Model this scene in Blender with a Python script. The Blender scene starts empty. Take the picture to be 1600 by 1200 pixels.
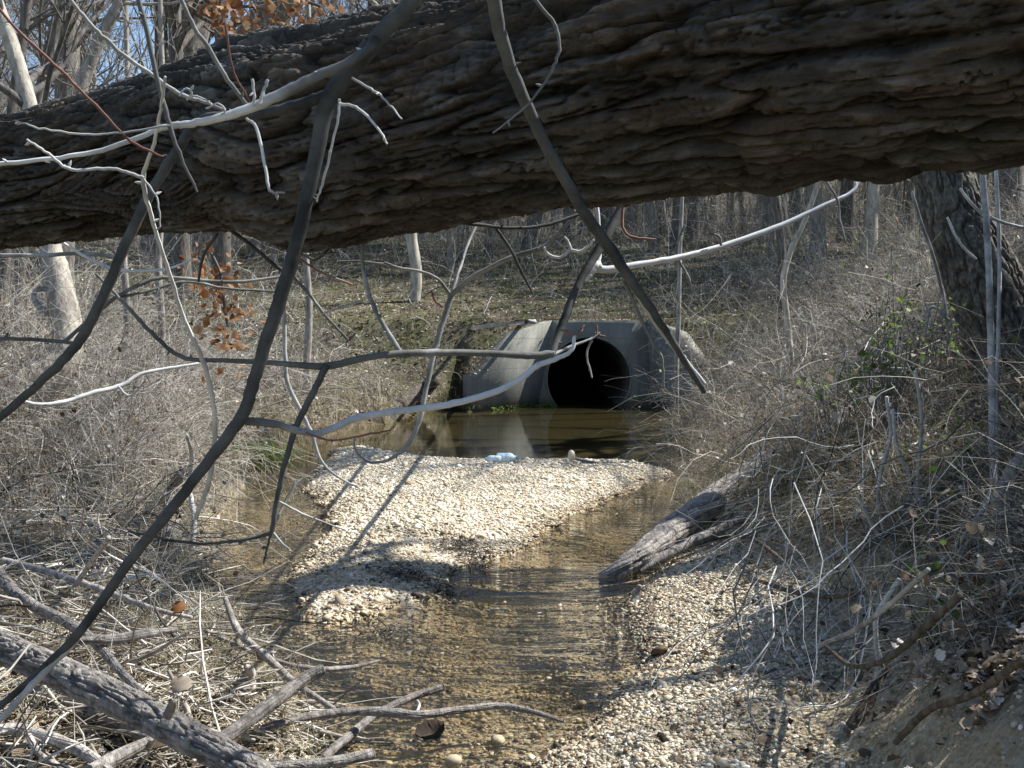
import bpy, math, random
import numpy as np
from mathutils import Vector

S = bpy.context.scene
R = math.radians
# ------------------------------------------------------------------ camera
F, H = 1640.0, 1.70
PITCH = math.atan(88 / F)
cam = bpy.data.objects.new("camera", bpy.data.cameras.new("camera"))
S.collection.objects.link(cam)
cam.location = (0, 0, H)
cam.rotation_euler = (math.pi / 2 - PITCH, 0, 0)
cam.data.sensor_width = 36
cam.data.lens = 36 * F / 1600
cam.data.clip_start = 0.05
cam.data.clip_end = 2000
S.camera = cam
# ------------------------------------------------------------------ sky, sun, exposure
SUN = Vector((0.61, 0.22, 0.76)).normalized()
world = bpy.data.worlds.new("World")
S.world = world
world.use_nodes = True
wn = world.node_tree.nodes
sky = wn.new("ShaderNodeTexSky")
sky.sky_type = 'NISHITA'
sky.sun_disc = False
sky.sun_elevation = math.asin(SUN.z)
sky.sun_rotation = math.atan2(SUN.x, SUN.y)
sky.air_density = 1.0
sky.dust_density = 0.3
sky.ozone_density = 1.8
world.node_tree.links.new(sky.outputs[0], wn["Background"].inputs[0])
wn["Background"].inputs[1].default_value = 0.095
sl = bpy.data.lights.new("sun", 'SUN')
sl.energy = 5.0
sl.angle = R(0.5)
sl.color = (1.0, 0.985, 0.955)
so = bpy.data.objects.new("sun", sl)
so.rotation_euler = SUN.to_track_quat('Z', 'Y').to_euler()
so.location = SUN * 40
S.collection.objects.link(so)
S.view_settings.view_transform = 'Standard'
S.view_settings.look = 'None'
S.view_settings.gamma = 1
S.view_settings.exposure = 1.08
S.cycles.max_bounces = 6
S.cycles.diffuse_bounces = 3
S.cycles.glossy_bounces = 3
S.cycles.transparent_max_bounces = 8
S.cycles.caustics_reflective = False
S.cycles.caustics_refractive = False

# ------------------------------------------------------------------ helpers
rng = np.random.default_rng(7)
cp, sp = math.cos(PITCH), math.sin(PITCH)


def P(px, py, d):
    a, b = (px - 800) / F, (600 - py) / F
    return np.array((a * d, d * (cp + b * sp), H + d * (b * cp - sp)))


def G(px, py, z=0.0):
    b = (600 - py) / F
    return P(px, py, (z - H) / (b * cp - sp))


def U(lo, hi, n=None):
    return rng.uniform(lo, hi, n)


_perm = np.random.default_rng(3).permutation(512)
_perm = np.concatenate([_perm, _perm, _perm])
_grad = np.random.default_rng(4).normal(size=(512, 3))
_grad /= np.linalg.norm(_grad, axis=1)[:, None]


def noise(p):
    """gradient noise, about -0.7..0.7"""
    p = np.asarray(p, float)
    i = np.floor(p).astype(np.int64)
    f = p - i
    u = f * f * f * (f * (f * 6 - 15) + 10)
    i &= 511
    out = 0
    for dx in (0, 1):
        for dy in (0, 1):
            for dz in (0, 1):
                h = _perm[_perm[_perm[(i[..., 0] + dx) & 511] + ((i[..., 1] + dy) & 511)] + ((i[..., 2] + dz) & 511)]
                g = _grad[h]
                dd = g[..., 0] * (f[..., 0] - dx) + g[..., 1] * (f[..., 1] - dy) + g[..., 2] * (f[..., 2] - dz)
                w = (u[..., 0] if dx else 1 - u[..., 0]) * (u[..., 1] if dy else 1 - u[..., 1]) * (u[..., 2] if dz else 1 - u[..., 2])
                out = out + w * dd
    return out


def fbm2(x, y, s, o=3, z=0.0):
    t, a, r = 0, 1.0, 0
    for k in range(o):
        t = t + a * noise(np.stack([x * s + 17.3 * k, y * s - 9.1 * k, np.zeros_like(x) + z + k * 3.7], -1))
        s *= 2.03
        a *= 0.5
    return t


def sstep(a, b, x):
    t = np.clip((x - a) / (b - a), 0, 1)
    return t * t * (3 - 2 * t)


def sdf_poly(x, y, poly):
    d = np.full(x.shape, 1e9)
    ins = np.zeros(x.shape, bool)
    n = len(poly)
    for i in range(n):
        ax, ay = poly[i]
        bx, by = poly[(i + 1) % n]
        ex, ey = bx - ax, by - ay
        wx, wy = x - ax, y - ay
        t = np.clip((wx * ex + wy * ey) / (ex * ex + ey * ey + 1e-12), 0, 1)
        d = np.minimum(d, (wx - ex * t) ** 2 + (wy - ey * t) ** 2)
        c = ((ay > y) != (by > y)) & (x < (bx - ax) * (y - ay) / (by - ay + 1e-12) + ax)
        ins ^= c
    d = np.sqrt(d)
    return np.where(ins, -d, d)


# ------------------------------------------------------------------ mesh building
class MB:
    def __init__(self):
        self.v, self.f, self.c, self.n = [], [], [], 0

    def add(self, v, f, c=None):
        v = np.asarray(v, float).reshape(-1, 3)
        f = np.asarray(f, np.int64)
        if len(v) == 0:
            return self
        if c is None:
            c = np.full(len(v), 0.5)
        c = np.asarray(c, float)
        if c.ndim == 0:
            c = np.full(len(v), float(c))
        self.v.append(v)
        self.f.append(f + self.n)
        self.c.append(c)
        self.n += len(v)
        return self

    def mesh(self, name, mat, smooth=True):
        me = bpy.data.meshes.new(name)
        v = np.concatenate(self.v)
        c = np.concatenate(self.c)
        me.vertices.add(len(v))
        me.vertices.foreach_set("co", v.ravel().astype(np.float32))
        nl = sum(f.size for f in self.f)
        nf = sum(len(f) for f in self.f)
        me.loops.add(nl)
        me.polygons.add(nf)
        me.loops.foreach_set("vertex_index", np.concatenate([f.ravel() for f in self.f]).astype(np.int32))
        tot = np.concatenate([np.full(len(f), f.shape[1]) for f in self.f])
        st = np.concatenate([[0], np.cumsum(tot)[:-1]])
        me.polygons.foreach_set("loop_start", st.astype(np.int32))
        try:
            me.polygons.foreach_set("loop_total", tot.astype(np.int32))
        except Exception:
            pass
        if smooth:
            me.polygons.foreach_set("use_smooth", np.ones(nf, bool))
        at = me.attributes.new("tint", 'FLOAT', 'POINT')
        at.data.foreach_set("value", c.astype(np.float32))
        me.materials.append(mat)
        me.update(calc_edges=True)
        return me

    def build(self, name, mat, parent=None, smooth=True, origin=None):
        if origin is not None:
            o3 = np.asarray(origin, float)
            self.v = [a - o3 for a in self.v]
        ob = bpy.data.objects.new(name, self.mesh(name, mat, smooth))
        S.collection.objects.link(ob)
        if parent is not None:
            ob.parent = parent
        elif origin is not None:
            ob.location = tuple(origin)
        return ob


def tag(o, label=None, cat=None, group=None, kind=None):
    if label:
        o["label"] = label
    if cat:
        o["category"] = cat
    if group:
        o["group"] = group
    if kind:
        o["kind"] = kind
    return o


def empty(name, loc, label, cat, group=None):
    o = bpy.data.objects.new(name, None)
    o.location = tuple(loc)
    o.empty_display_size = 0.2
    S.collection.objects.link(o)
    return tag(o, label, cat, group)


def tubes(C, Rr, sides=5, tint=0.5, caps=True, rough=0.0):
    """C (N,K,3) curves, Rr (N,K) radii -> v,f,c ; all vectorised"""
    C = np.asarray(C, float)
    Rr = np.asarray(Rr, float)
    N, K, _ = C.shape
    T = np.gradient(C, axis=1)
    T /= np.linalg.norm(T, axis=2, keepdims=True) + 1e-9
    m = np.abs(T).mean(1)
    ref = np.eye(3)[np.argmin(m, axis=1)][:, None, :]
    A = np.cross(T, ref)
    A /= np.linalg.norm(A, axis=2, keepdims=True) + 1e-9
    B = np.cross(T, A)
    th = np.linspace(0, 2 * np.pi, sides, endpoint=False)
    rr = Rr[:, :, None, None]
    if rough:
        rr = rr * (1 + rng.normal(0, rough, (N, K, sides, 1)))
    V = C[:, :, None, :] + rr * (A[:, :, None, :] * np.cos(th)[None, None, :, None] + B[:, :, None, :] * np.sin(th)[None, None, :, None])
    V = V.reshape(-1, 3)
    n = np.arange(N)[:, None, None] * K * sides
    k = np.arange(K - 1)[None, :, None] * sides
    s = np.arange(sides)[None, None, :]
    s2 = (s + 1) % sides
    f = np.stack([n + k + s, n + k + sides + s, n + k + sides + s2, n + k + s2], -1).reshape(-1, 4)
    tint = np.asarray(tint, float)
    if tint.ndim == 0:
        tint = np.full(N, float(tint))
    c = np.repeat(tint.ravel(), sides) if tint.ndim == 2 else np.repeat(tint, K * sides)
    return V, f, c


def add_caps(mb, C, Rr, sides, tint=0.5):
    """round end caps for one tube"""
    for e, q in ((0, 1), (-1, -2)):
        p = C[e]
        t = C[e] - C[q]
        t = t / (np.linalg.norm(t) + 1e-9)
        r = Rr[e]
        K = np.stack([p + t * r * k * 0.35 for k in (0, 0.5, 0.9, 1.0)])
        rr = np.array([r, r * .86, r * .45, r * .02])
        mb.add(*tubes(K[None], rr[None], sides, tint))


def crom(pts, n):
    """Catmull-Rom through rows of pts, n samples per span"""
    pts = np.asarray(pts, float)
    if len(pts) < 3:
        t = np.linspace(0, 1, n + 1)[:, None]
        return pts[0] * (1 - t) + pts[-1] * t
    q = np.vstack([2 * pts[0] - pts[1], pts, 2 * pts[-1] - pts[-2]])
    out = []
    for i in range(1, len(q) - 2):
        t = np.linspace(0, 1, n, endpoint=False)[:, None]
        a, b, c, d = q[i - 1], q[i], q[i + 1], q[i + 2]
        out.append(0.5 * ((2 * b) + (c - a) * t + (2 * a - 5 * b + 4 * c - d) * t ** 2 + (3 * b - a - 3 * c + d) * t ** 3))
    out.append(pts[-1:])
    return np.vstack(out)


# ------------------------------------------------------------------ materials
class NT:
    def __init__(self, name):
        self.m = bpy.data.materials.new(name)
        self.m.use_nodes = True
        self.t = self.m.node_tree
        self.b = self.t.nodes["Principled BSDF"]
        self.out = self.t.nodes["Material Output"]
        self.b.inputs["Specular IOR Level"].default_value = 0.25

    def n(self, ty, **kw):
        o = self.t.nodes.new("ShaderNode" + ty)
        for k, v in kw.items():
            if k.startswith("i_"):
                o.inputs[k[2:].replace("_", " ")].default_value = v
            else:
                setattr(o, k, v)
        return o

    def l(self, a, b):
        self.t.links.new(a, b)

    def coord(self, scale=(1, 1, 1), rot=(0, 0, 0), kind="Object"):
        tc = self.n("TexCoord")
        mp = self.n("Mapping")
        mp.inputs["Scale"].default_value = scale
        mp.inputs["Rotation"].default_value = rot
        self.l(tc.outputs[kind], mp.inputs[0])
        return mp.outputs[0]

    def noise(self, vec, scale, detail=4, rough=0.55, dist=0.0):
        o = self.n("TexNoise")
        o.inputs["Scale"].default_value = scale
        o.inputs["Detail"].default_value = detail
        o.inputs["Roughness"].default_value = rough
        o.inputs["Distortion"].default_value = dist
        self.l(vec, o.inputs["Vector"])
        return o.outputs["Fac"]

    def ramp(self, fac, stops):
        o = self.n("ValToRGB")
        e = o.color_ramp.elements
        while len(e) > 1:
            e.remove(e[-1])
        e[0].position, e[0].color = stops[0][0], (*stops[0][1], 1)
        for p, c in stops[1:]:
            q = e.new(p)
            q.color = (*c, 1)
        self.l(fac, o.inputs[0])
        return o.outputs[0]

    def mix(self, fac, a, b, mode='MIX'):
        o = self.n("MixRGB", blend_type=mode)
        for s, v in ((o.inputs[0], fac), (o.inputs[1], a), (o.inputs[2], b)):
            if isinstance(v, (int, float)):
                s.default_value = v
            elif isinstance(v, tuple):
                s.default_value = (*v, 1)
            else:
                self.l(v, s)
        return o.outputs[0]

    def math(self, op, a, b=0.0, clamp=False):
        o = self.n("Math", operation=op)
        o.use_clamp = clamp
        for s, v in ((o.inputs[0], a), (o.inputs[1], b)):
            if isinstance(v, (int, float)):
                s.default_value = v
            else:
                self.l(v, s)
        return o.outputs[0]

    def attr(self, name, out="Fac"):
        o = self.n("Attribute", attribute_name=name)
        return o.outputs[out]

    def bump(self, h, strength, dist):
        o = self.n("Bump")
        o.inputs["Strength"].default_value = strength
        o.inputs["Distance"].default_value = dist
        self.l(h, o.inputs["Height"])
        self.l(o.outputs[0], self.b.inputs["Normal"])
        return o.outputs[0]

    def col(self, c, rough=0.9):
        if isinstance(c, tuple):
            self.b.inputs["Base Color"].default_value = (*c, 1)
        else:
            self.l(c, self.b.inputs["Base Color"])
        if isinstance(rough, (int, float)):
            self.b.inputs["Roughness"].default_value = rough
        else:
            self.l(rough, self.b.inputs["Roughness"])
        return self.m


def mat_bark(name, dark, mid, light, sc=1.0, stretch=6.0, bump=0.6, bdist=0.012, patch=None):
    t = NT(name)
    v = t.coord((sc * stretch, sc * stretch, sc))
    v1 = t.coord((sc, sc, sc))
    a = t.noise(v, 4, 6, 0.6, 0.4)
    b = t.noise(v1, 3.0, 5, 0.6)
    c = t.ramp(a, [(0.30, dark), (0.48, mid), (0.68, light)])
    c = t.mix(t.math('MULTIPLY', b, 0.55), c, mid)
    tint = t.attr("tint")
    c = t.mix(1.0, c, t.ramp(tint, [(0, (.45, .45, .45)), (.5, (1, 1, 1)), (1, (1.9, 1.9, 1.9))]), 'MULTIPLY')
    if patch:
        g = t.noise(v1, 1.7, 3, 0.5)
        c = t.mix(t.ramp(g, [(0.52, (0, 0, 0)), (0.62, (1, 1, 1))]), c, patch)
    t.bump(t.math('ADD', a, t.noise(v, 11, 4, .6)), bump, bdist)
    return t.col(c, 0.92)


def mat_stem(name, dark, mid, light):
    """thin stems and twigs: tint runs dark -> light"""
    t = NT(name)
    v = t.coord((1, 1, 1))
    n_ = t.noise(v, 9, 4, 0.6)
    f = t.math('ADD', t.attr("tint"), t.math('MULTIPLY', t.math('SUBTRACT', n_, 0.5), 0.9), True)
    c = t.ramp(f, [(0.05, dark), (0.5, mid), (0.95, light)])
    t.bump(t.noise(v, 60, 3), 0.3, 0.003)
    return t.col(c, 0.8)


def mat_tint(name, stops, rough=0.9, sc=14.0, amt=0.35, trans=0.0):
    t = NT(name)
    v = t.coord()
    n_ = t.noise(v, sc, 3, 0.6)
    f = t.math('ADD', t.attr("tint"), t.math('MULTIPLY', t.math('SUBTRACT', n_, 0.5), amt), True)
    c = t.ramp(f, stops)
    m = t.col(c, rough)
    if trans:
        tr = t.n("BsdfTranslucent")
        t.l(c, tr.inputs[0])
        mx = t.n("MixShader")
        mx.inputs[0].default_value = trans
        t.l(t.b.outputs[0], mx.inputs[1])
        t.l(tr.outputs[0], mx.inputs[2])
        t.l(mx.outputs[0], t.out.inputs[0])
    return m


M = {}
t = NT("log_bark")
v0 = t.coord((1, 1, 1), (0, 0, R(35)))
mp2 = t.n("Mapping")
mp2.inputs["Scale"].default_value = (.16, 1, 1)
t.l(v0, mp2.inputs[0])
vv_ = mp2.outputs[0]
a = t.noise(vv_, 26, 6, .65, .5)
b = t.noise(v0, 55, 5, .7)
c = t.noise(v0, 2.2, 4, .6)
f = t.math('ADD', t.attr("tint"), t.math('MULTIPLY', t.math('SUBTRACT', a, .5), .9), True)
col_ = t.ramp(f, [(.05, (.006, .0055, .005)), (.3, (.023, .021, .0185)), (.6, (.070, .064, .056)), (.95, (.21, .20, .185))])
col_ = t.mix(t.ramp(c, [(.48, (0, 0, 0)), (.68, (.6, .6, .6))]), col_, t.mix(1.0, col_, (1.25, .92, .60), 'MULTIPLY'))
col_ = t.mix(t.ramp(b, [(.50, (0, 0, 0)), (.75, (.5, .5, .5))]), col_, (.03, .024, .018))
t.bump(t.math('ADD', t.math('MULTIPLY', a, 1.2), b), 1.0, .014)
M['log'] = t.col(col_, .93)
M['oak'] = mat_bark("oak_bark", (.02, .017, .014), (.085, .076, .062), (.21, .19, .155), 5.0, 2.0, .8, .012)
M['greytree'] = mat_bark("grey_tree_bark", (.07, .06, .05), (.20, .18, .155), (.38, .35, .31), 1.0, 5.0, .5, .012)
M['paletree'] = mat_bark("pale_tree_bark", (.14, .12, .095), (.36, .32, .26), (.58, .53, .45), 1.0, 4.0, .6, .015, patch=(.44, .40, .32))
M['darktree'] = mat_bark("dark_tree_bark", (.03, .026, .022), (.10, .088, .075), (.22, .20, .175), 1.0, 5.0, .5, .012)
M['drift'] = mat_bark("driftwood", (.08, .07, .06), (.24, .215, .19), (.44, .41, .37), 2.0, 4.0, .9, .01)
M['drift_dark'] = mat_bark("rotting_wood", (.02, .016, .012), (.10, .08, .06), (.22, .19, .15), 2.0, 4.0, .9, .01)
M['stem'] = mat_stem("stem_bark", (.022, .024, .024), (.145, .145, .135), (.62, .62, .60))
M['twig'] = mat_stem("dead_twigs", (.03, .026, .02), (.235, .205, .16), (.74, .69, .60))
M['redtwig'] = mat_stem("red_twigs", (.06, .03, .022), (.17, .085, .065), (.42, .30, .26))
M['straw'] = mat_tint("dry_grass", [(0, (.09, .072, .04)), (.4, (.28, .23, .135)), (.75, (.50, .44, .30)), (1, (.72, .67, .54))], .85, 6, .2, .25)
M['green'] = mat_tint("green_blades", [(0, (.04, .07, .015)), (.5, (.10, .17, .035)), (1, (.24, .30, .07))], .7, 6, .3, .35)
M['litter'] = mat_tint("dead_leaves", [(0, (.035, .025, .017)), (.3, (.15, .10, .062)), (.65, (.38, .30, .21)), (1, (.78, .72, .62))], .8, 20, .3, .2)
M['darkleaf'] = mat_tint("shade_bush_leaves", [(0, (.012, .022, .008)), (.5, (.03, .055, .018)), (1, (.07, .10, .035))], .5, 20, .3, .1)
M['oakleaf'] = mat_tint("orange_oak_leaves", [(0, (.14, .055, .022)), (.5, (.36, .16, .06)), (1, (.66, .42, .24))], .7, 20, .3, .35)
M['pebble'] = mat_tint("pebbles", [(0, (.07, .055, .04)), (.12, (.20, .13, .07)), (.3, (.38, .31, .20)), (.6, (.50, .43, .31)), (.85, (.62, .55, .42)), (1, (.84, .81, .73))], .75, 30, .16)
M['wetpebble'] = mat_tint("wet_pebbles", [(0, (.06, .045, .03)), (.3, (.26, .185, .10)), (.6, (.46, .38, .24)), (1, (.68, .62, .47))], .4, 30, .2)
M['moss'] = mat_tint("moss", [(0, (.03, .05, .01)), (.5, (.09, .13, .02)), (1, (.20, .24, .05))], .95, 30, .5)

# ground
t = NT("ground_soil")
v = t.coord(kind="Object")
gr, mo, we = t.attr("gravel"), t.attr("moss"), t.attr("wet")
n1, n2, n3 = t.noise(v, 1.3, 5, .65), t.noise(v, 9, 5, .7), t.noise(v, 45, 4, .7)
soil = t.ramp(n2, [(.30, (.028, .022, .016)), (.5, (.10, .08, .055)), (.66, (.22, .18, .13))])
soil = t.mix(t.ramp(n3, [(.45, (0, 0, 0)), (.7, (1, 1, 1))]), soil, (.31, .255, .185))
mossc = t.ramp(n2, [(.3, (.04, .042, .016)), (.6, (.12, .12, .05)), (.8, (.25, .225, .12))])
soil = t.mix(t.math('MULTIPLY', mo, t.ramp(n1, [(.35, (0, 0, 0)), (.6, (1, 1, 1))])), soil, mossc)
vor = t.n("TexVoronoi")
vor.inputs["Scale"].default_value = 38
t.l(v, vor.inputs["Vector"])
sand = t.ramp(n3, [(.3, (.30, .22, .12)), (.5, (.46, .37, .23)), (.7, (.62, .54, .39))])
grav = t.mix(.75, sand, t.ramp(vor.outputs["Color"], [(.1, (.26, .17, .09)), (.45, (.55, .46, .32)), (.8, (.78, .74, .64))]))
wetn = t.ramp(t.math('ADD', n2, t.math('MULTIPLY', n1, .6)), [(.5, (0, 0, 0)), (.85, (1, 1, 1))])
sandmix = t.attr("sandy")
c = t.mix(sandmix, grav, sand)
c = t.mix(gr, soil, c)
c = t.mix(we, c, t.mix(.75, c, (.74, .66, .50), 'MULTIPLY'))
hh = t.math('ADD', t.math('MULTIPLY', vor.outputs["Distance"], t.math('MULTIPLY', gr, -1.0)), t.math('ADD', n2, n3))
t.bump(hh, .9, .03)
M['ground'] = t.col(c, .92)

# water
t = NT("creek_water")
dep = t.attr("depth")
rip = t.attr("ripple")
v = t.coord((1.0, 2.6, 1))
v2 = t.coord((1.0, 1.6, 1), (0, 0, .5))
wv = t.math('ADD', t.math('MULTIPLY', t.math('ADD', t.noise(v, 6, 3, .5, .8), t.math('MULTIPLY', t.noise(t.coord((.8, 3.2, 1), (0, 0, .25)), 2.6, 2, .5, .5), 2.2)), rip), t.math('MULTIPLY', t.noise(v2, 22, 3, .5, .4), t.math('MULTIPLY', rip, .22)))
bp = t.n("Bump")
bp.inputs["Strength"].default_value = 1.0
bp.inputs["Distance"].default_value = .03
t.l(wv, bp.inputs["Height"])
fr = t.n("Fresnel")
fr.inputs[0].default_value = 1.5
t.l(bp.outputs[0], fr.inputs["Normal"])
gl = t.n("BsdfGlossy")
gl.inputs["Color"].default_value = (1, 1, 1, 1)
gl.inputs["Roughness"].default_value = .04
t.l(bp.outputs[0], gl.inputs["Normal"])
tr = t.n("BsdfTransparent")
t.l(t.ramp(dep, [(0, (.98, .97, .93)), (.5, (.88, .80, .62)), (1, (.6, .48, .28))]), tr.inputs[0])
mud = t.n("BsdfDiffuse")
mn = t.noise(t.coord((1, 1.6, 1)), 1.4, 5, .6)
mc_ = t.ramp(mn, [(.3, (.10, .080, .034)), (.7, (.165, .135, .066))])
t.l(t.mix(t.ramp(dep, [(.55, (0, 0, 0)), (.95, (1, 1, 1))]), mc_, (.038, .032, .014)), mud.inputs[0])
m1 = t.n("MixShader")
t.l(t.ramp(dep, [(0, (.03, .03, .03)), (.4, (.30, .30, .30)), (1, (.95, .95, .95))]), m1.inputs[0])
t.l(tr.outputs[0], m1.inputs[1])
t.l(mud.outputs[0], m1.inputs[2])
m2 = t.n("MixShader")
t.l(fr.outputs[0], m2.inputs[0])
t.l(m1.outputs[0], m2.inputs[1])
t.l(gl.outputs[0], m2.inputs[2])
t.l(m2.outputs[0], t.out.inputs[0])
M['water'] = t.m

# concrete
t = NT("weathered_concrete")
v = t.coord()
vs = t.coord((3.5, 3.5, .5))
n1, n2, n3 = t.noise(v, .9, 5, .6), t.noise(vs, 2.2, 5, .65), t.noise(v, 22, 4, .6)
c = t.ramp(n1, [(.3, (.14, .14, .12)), (.7, (.29, .28, .235))])
c = t.mix(t.ramp(n2, [(.42, (0, 0, 0)), (.70, (.75, .75, .75))]), c, (.15, .155, .135))
c = t.mix(t.ramp(n3, [(.55, (0, 0, 0)), (.75, (.4, .4, .4))]), c, (.42, .40, .34))
sep = t.n("SeparateXYZ")
t.l(v, sep.inputs[0])
low = t.math('SUBTRACT', .9, t.math('MULTIPLY', sep.outputs[2], 2.2), True)
c = t.mix(t.math('MULTIPLY', low, .55), c, (.20, .15, .08))
frc = t.math('FRACT', t.math('MULTIPLY', t.math('ADD', sep.outputs[2], .42), 1.6))
line = t.math('LESS_THAN', frc, .03)
c = t.mix(t.math('MULTIPLY', line, .35), c, (.10, .10, .09))
edge = t.ramp(t.math('ADD', t.math('SUBTRACT', .16, sep.outputs[2]), t.math('MULTIPLY', n2, .12)), [(.0, (0, 0, 0)), (.14, (1, 1, 1))])
c = t.mix(t.math('MULTIPLY', edge, .7), c, (.05, .045, .028))
t.bump(t.math('SUBTRACT', n3, line), .5, .008)
M['concrete'] = t.col(c, .9)
M['pipe'] = mat_bark("pipe_concrete", (.05, .05, .045), (.12, .115, .10), (.2, .19, .17), 1, 1, .4, .01)
t = NT("milky_plastic")
t.b.inputs["Subsurface Weight"].default_value = 0.0
M['plastic'] = t.col(t.ramp(t.noise(t.coord(), 12, 2), [(.35, (.58, .78, .86)), (.65, (.82, .93, .96))]), .35)
t = NT("blue_cap")
M['cap'] = t.col(t.ramp(t.noise(t.coord(), 30, 2), [(.3, (.10, .30, .5)), (.7, (.16, .38, .6))]), .4)

# ------------------------------------------------------------------ terrain
WPX = [(720, 636), (640, 650), (600, 664), (545, 674), (500, 684), (455, 700), (425, 722), (395, 742), (372, 770), (345, 800),
       (322, 835), (300, 880), (310, 920), (345, 960), (385, 1000), (420, 1050), (450, 1100), (470, 1150), (490, 1200)]
WPX2 = [(820, 1200), (870, 1160), (930, 1115), (965, 1080), (1015, 1050), (1000, 1010), (983, 960), (1000, 915), (1045, 868),
        (1058, 810), (1068, 772), (1095, 740), (1068, 700), (1062, 665), (1085, 646)]
left_pts = [tuple(G(*q)[:2]) for q in WPX]
right_pts = [tuple(G(*q)[:2]) for q in WPX2]
FY = 22.7
WATER = [(0.42, FY + .3), (-0.72, 21.3), (-0.9, 21.0)] + left_pts + [(-1.15, 2.4), (-1.9, -4)] + [(-.5, -4), (-.25, 2.2)] + right_pts + [(3.95, 21.35), (3.14, FY + .3)]
BPX = [(474, 765), (497, 730), (530, 704), (575, 699), (620, 712), (700, 721), (800, 723), (900, 722), (1000, 727), (1058, 741),
       (1010, 757), (960, 776), (905, 800), (850, 830), (815, 862), (740, 882), (700, 905), (690, 935), (610, 955), (540, 978),
       (500, 985), (470, 965), (452, 930), (458, 890), (500, 850), (516, 812), (495, 785)]
BAR = [tuple(G(*q)[:2]) for q in BPX]


def centre_x(y):
    return np.interp(y, [-4, 2, 4, 6, 9, 13, 18, 23, 60], [-1.2, -.6, -.3, -.2, -.1, .1, .9, 1.75, 1.75])


def shore(x, y):
    wob = 0.07 * fbm2(x, y, 2.2, 3) * sstep(22.5, 20, y) + .02 * fbm2(x, y, 11, 2)
    sw = sdf_poly(x, y, WATER) + wob * 1.4
    sb = sdf_poly(x, y, BAR) + wob * 1.8
    return sw, sb


def terrain(x, y, full=False):
    x = np.asarray(x, float)
    y = np.asarray(y, float)
    sw, sb = shore(x, y)
    s = np.maximum(sw, -sb)
    cx = centre_x(y)
    right = sstep(-.3, .3, x - cx)
    # bed and bar
    dmax = np.interp(y, [0, 5, 7.5, 9, 12, 14, 18], [.05, .055, .11, .17, .22, .36, .5])
    bed = -0.012 - dmax * (1 - np.exp(np.minimum(s, 0) / .55)) + 0.018 * fbm2(x, y, 3.1, 3)
    bar = 0.012 + 0.15 * (1 - np.exp(-np.maximum(-sb, 0) / .55)) + 0.03 * fbm2(x, y, 1.1, 3) * sstep(0, .6, -sb)
    # left bank
    d = np.maximum(sw, 0)
    k = sstep(6.5, 9, y)
    zl = (0.10 + .40 * k) * (1 - np.exp(-d / .25)) + (.16 + .0 * k) * d * (1 - .0 * d) + .10 * fbm2(x, y, .6, 3) * sstep(0, 1, d)
    zl = np.where(zl > 2.2, 2.2 + (zl - 2.2) * .3, zl)
    zl = zl + 1.0 * sstep(-3.2, -5.0, x) * sstep(11, 6, y)
    # right bank: sandy toe then steep
    toe = np.interp(y, [2, 4, 5.2, 6.4, 7.3, 8.2, 9.5], [1.15, 1.2, 1.35, 1.0, .5, .12, .08])
    e = np.maximum(d - toe, 0)
    stp = np.interp(y, [3, 6, 9, 22], [1.0, .85, .8, .75])
    zr = .17 * np.minimum(d, toe) + .05 * (1 - np.exp(-d / .1)) + (2.7 * (1 - np.exp(-e * stp / 2.7))) + .10 * e * sstep(1.5, 4, e)
    zr = zr + (.16 * fbm2(x, y, .9, 3)) * sstep(0, 1, e)
    bank = zl * (1 - right) + zr * right
    # embankment and hill behind the culvert
    yy = y - (FY + .25)
    ramp = 1.86 + np.where(yy > 0, .22 * yy, 1.15 * yy)
    cre = 13.0
    ramp = np.where(yy > cre, 1.86 + .22 * cre + .055 * (yy - cre), ramp)
    ramp = ramp + (14 - 8 * sstep(-.1, -.35, x / np.maximum(y, 1))) * sstep(60, 112, y) + .35 * fbm2(x, y, .16, 3) * sstep(1, 8, yy) + .12 * fbm2(x, y, .8, 3) * sstep(1, 4, yy)
    ramp = ramp + .3 * sstep(3.5, 12, x) * sstep(18, 24, y)
    kk = .25
    land = np.log(np.exp(np.clip(bank / kk, -40, 60)) + np.exp(np.clip(ramp / kk, -40, 60))) * kk
    lip = 1 - np.exp(-np.maximum(sw, 0) / .05)
    land = land * np.where(y > 20, lip, np.clip(lip * 3, 0, 1)) + .04 * fbm2(x, y, 5, 3) * sstep(.1, .5, sw)
    z = np.where(sw > 0, land, np.where(sb < 0, bar, bed))
    # headwall back edge
    inwall = (y > FY + .12) & (np.abs(x - 1.8) < 1.9)
    z = np.where(inwall, np.maximum(ramp, 1.8), z)
    if full:
        return z, sw, sb, s, right, e
    return z


def tz(x, y):
    return float(terrain(np.array([x]), np.array([y]))[0])


def grow(a, b, n, p):
    t_ = np.linspace(0, 1, n + 1)[1:]
    return a + (b - a) * t_ ** p


xs = np.concatenate([-grow(6.5, 90, 60, 2.0)[::-1], np.arange(-6.5, 6.51, .05), grow(6.5, 90, 60, 2.0)])
ys = np.concatenate([np.arange(-4, 2, .25), np.arange(2, 14, .05), np.arange(14, 24.5, .09), grow(24.5, 150, 90, 2.0)])
X, Y = np.meshgrid(xs, ys)
Z, SW, SB, SS, RT, EE = terrain(X, Y, True)
nx, ny = len(xs), len(ys)
idx = np.arange(nx * ny).reshape(ny, nx)
fq = np.stack([idx[:-1, :-1], idx[:-1, 1:], idx[1:, 1:], idx[1:, :-1]], -1).reshape(-1, 4)
xc_, yc_ = X[:-1, :-1].ravel(), Y[:-1, :-1].ravel()
PX, PZ, PR = 1.665, 0.585, 0.91
hole = (np.abs(xc_ - 1.66) < 1.0) & (yc_ > FY - .02) & (yc_ < FY + .30)
fq = fq[~hole]
mb = MB()
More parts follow.
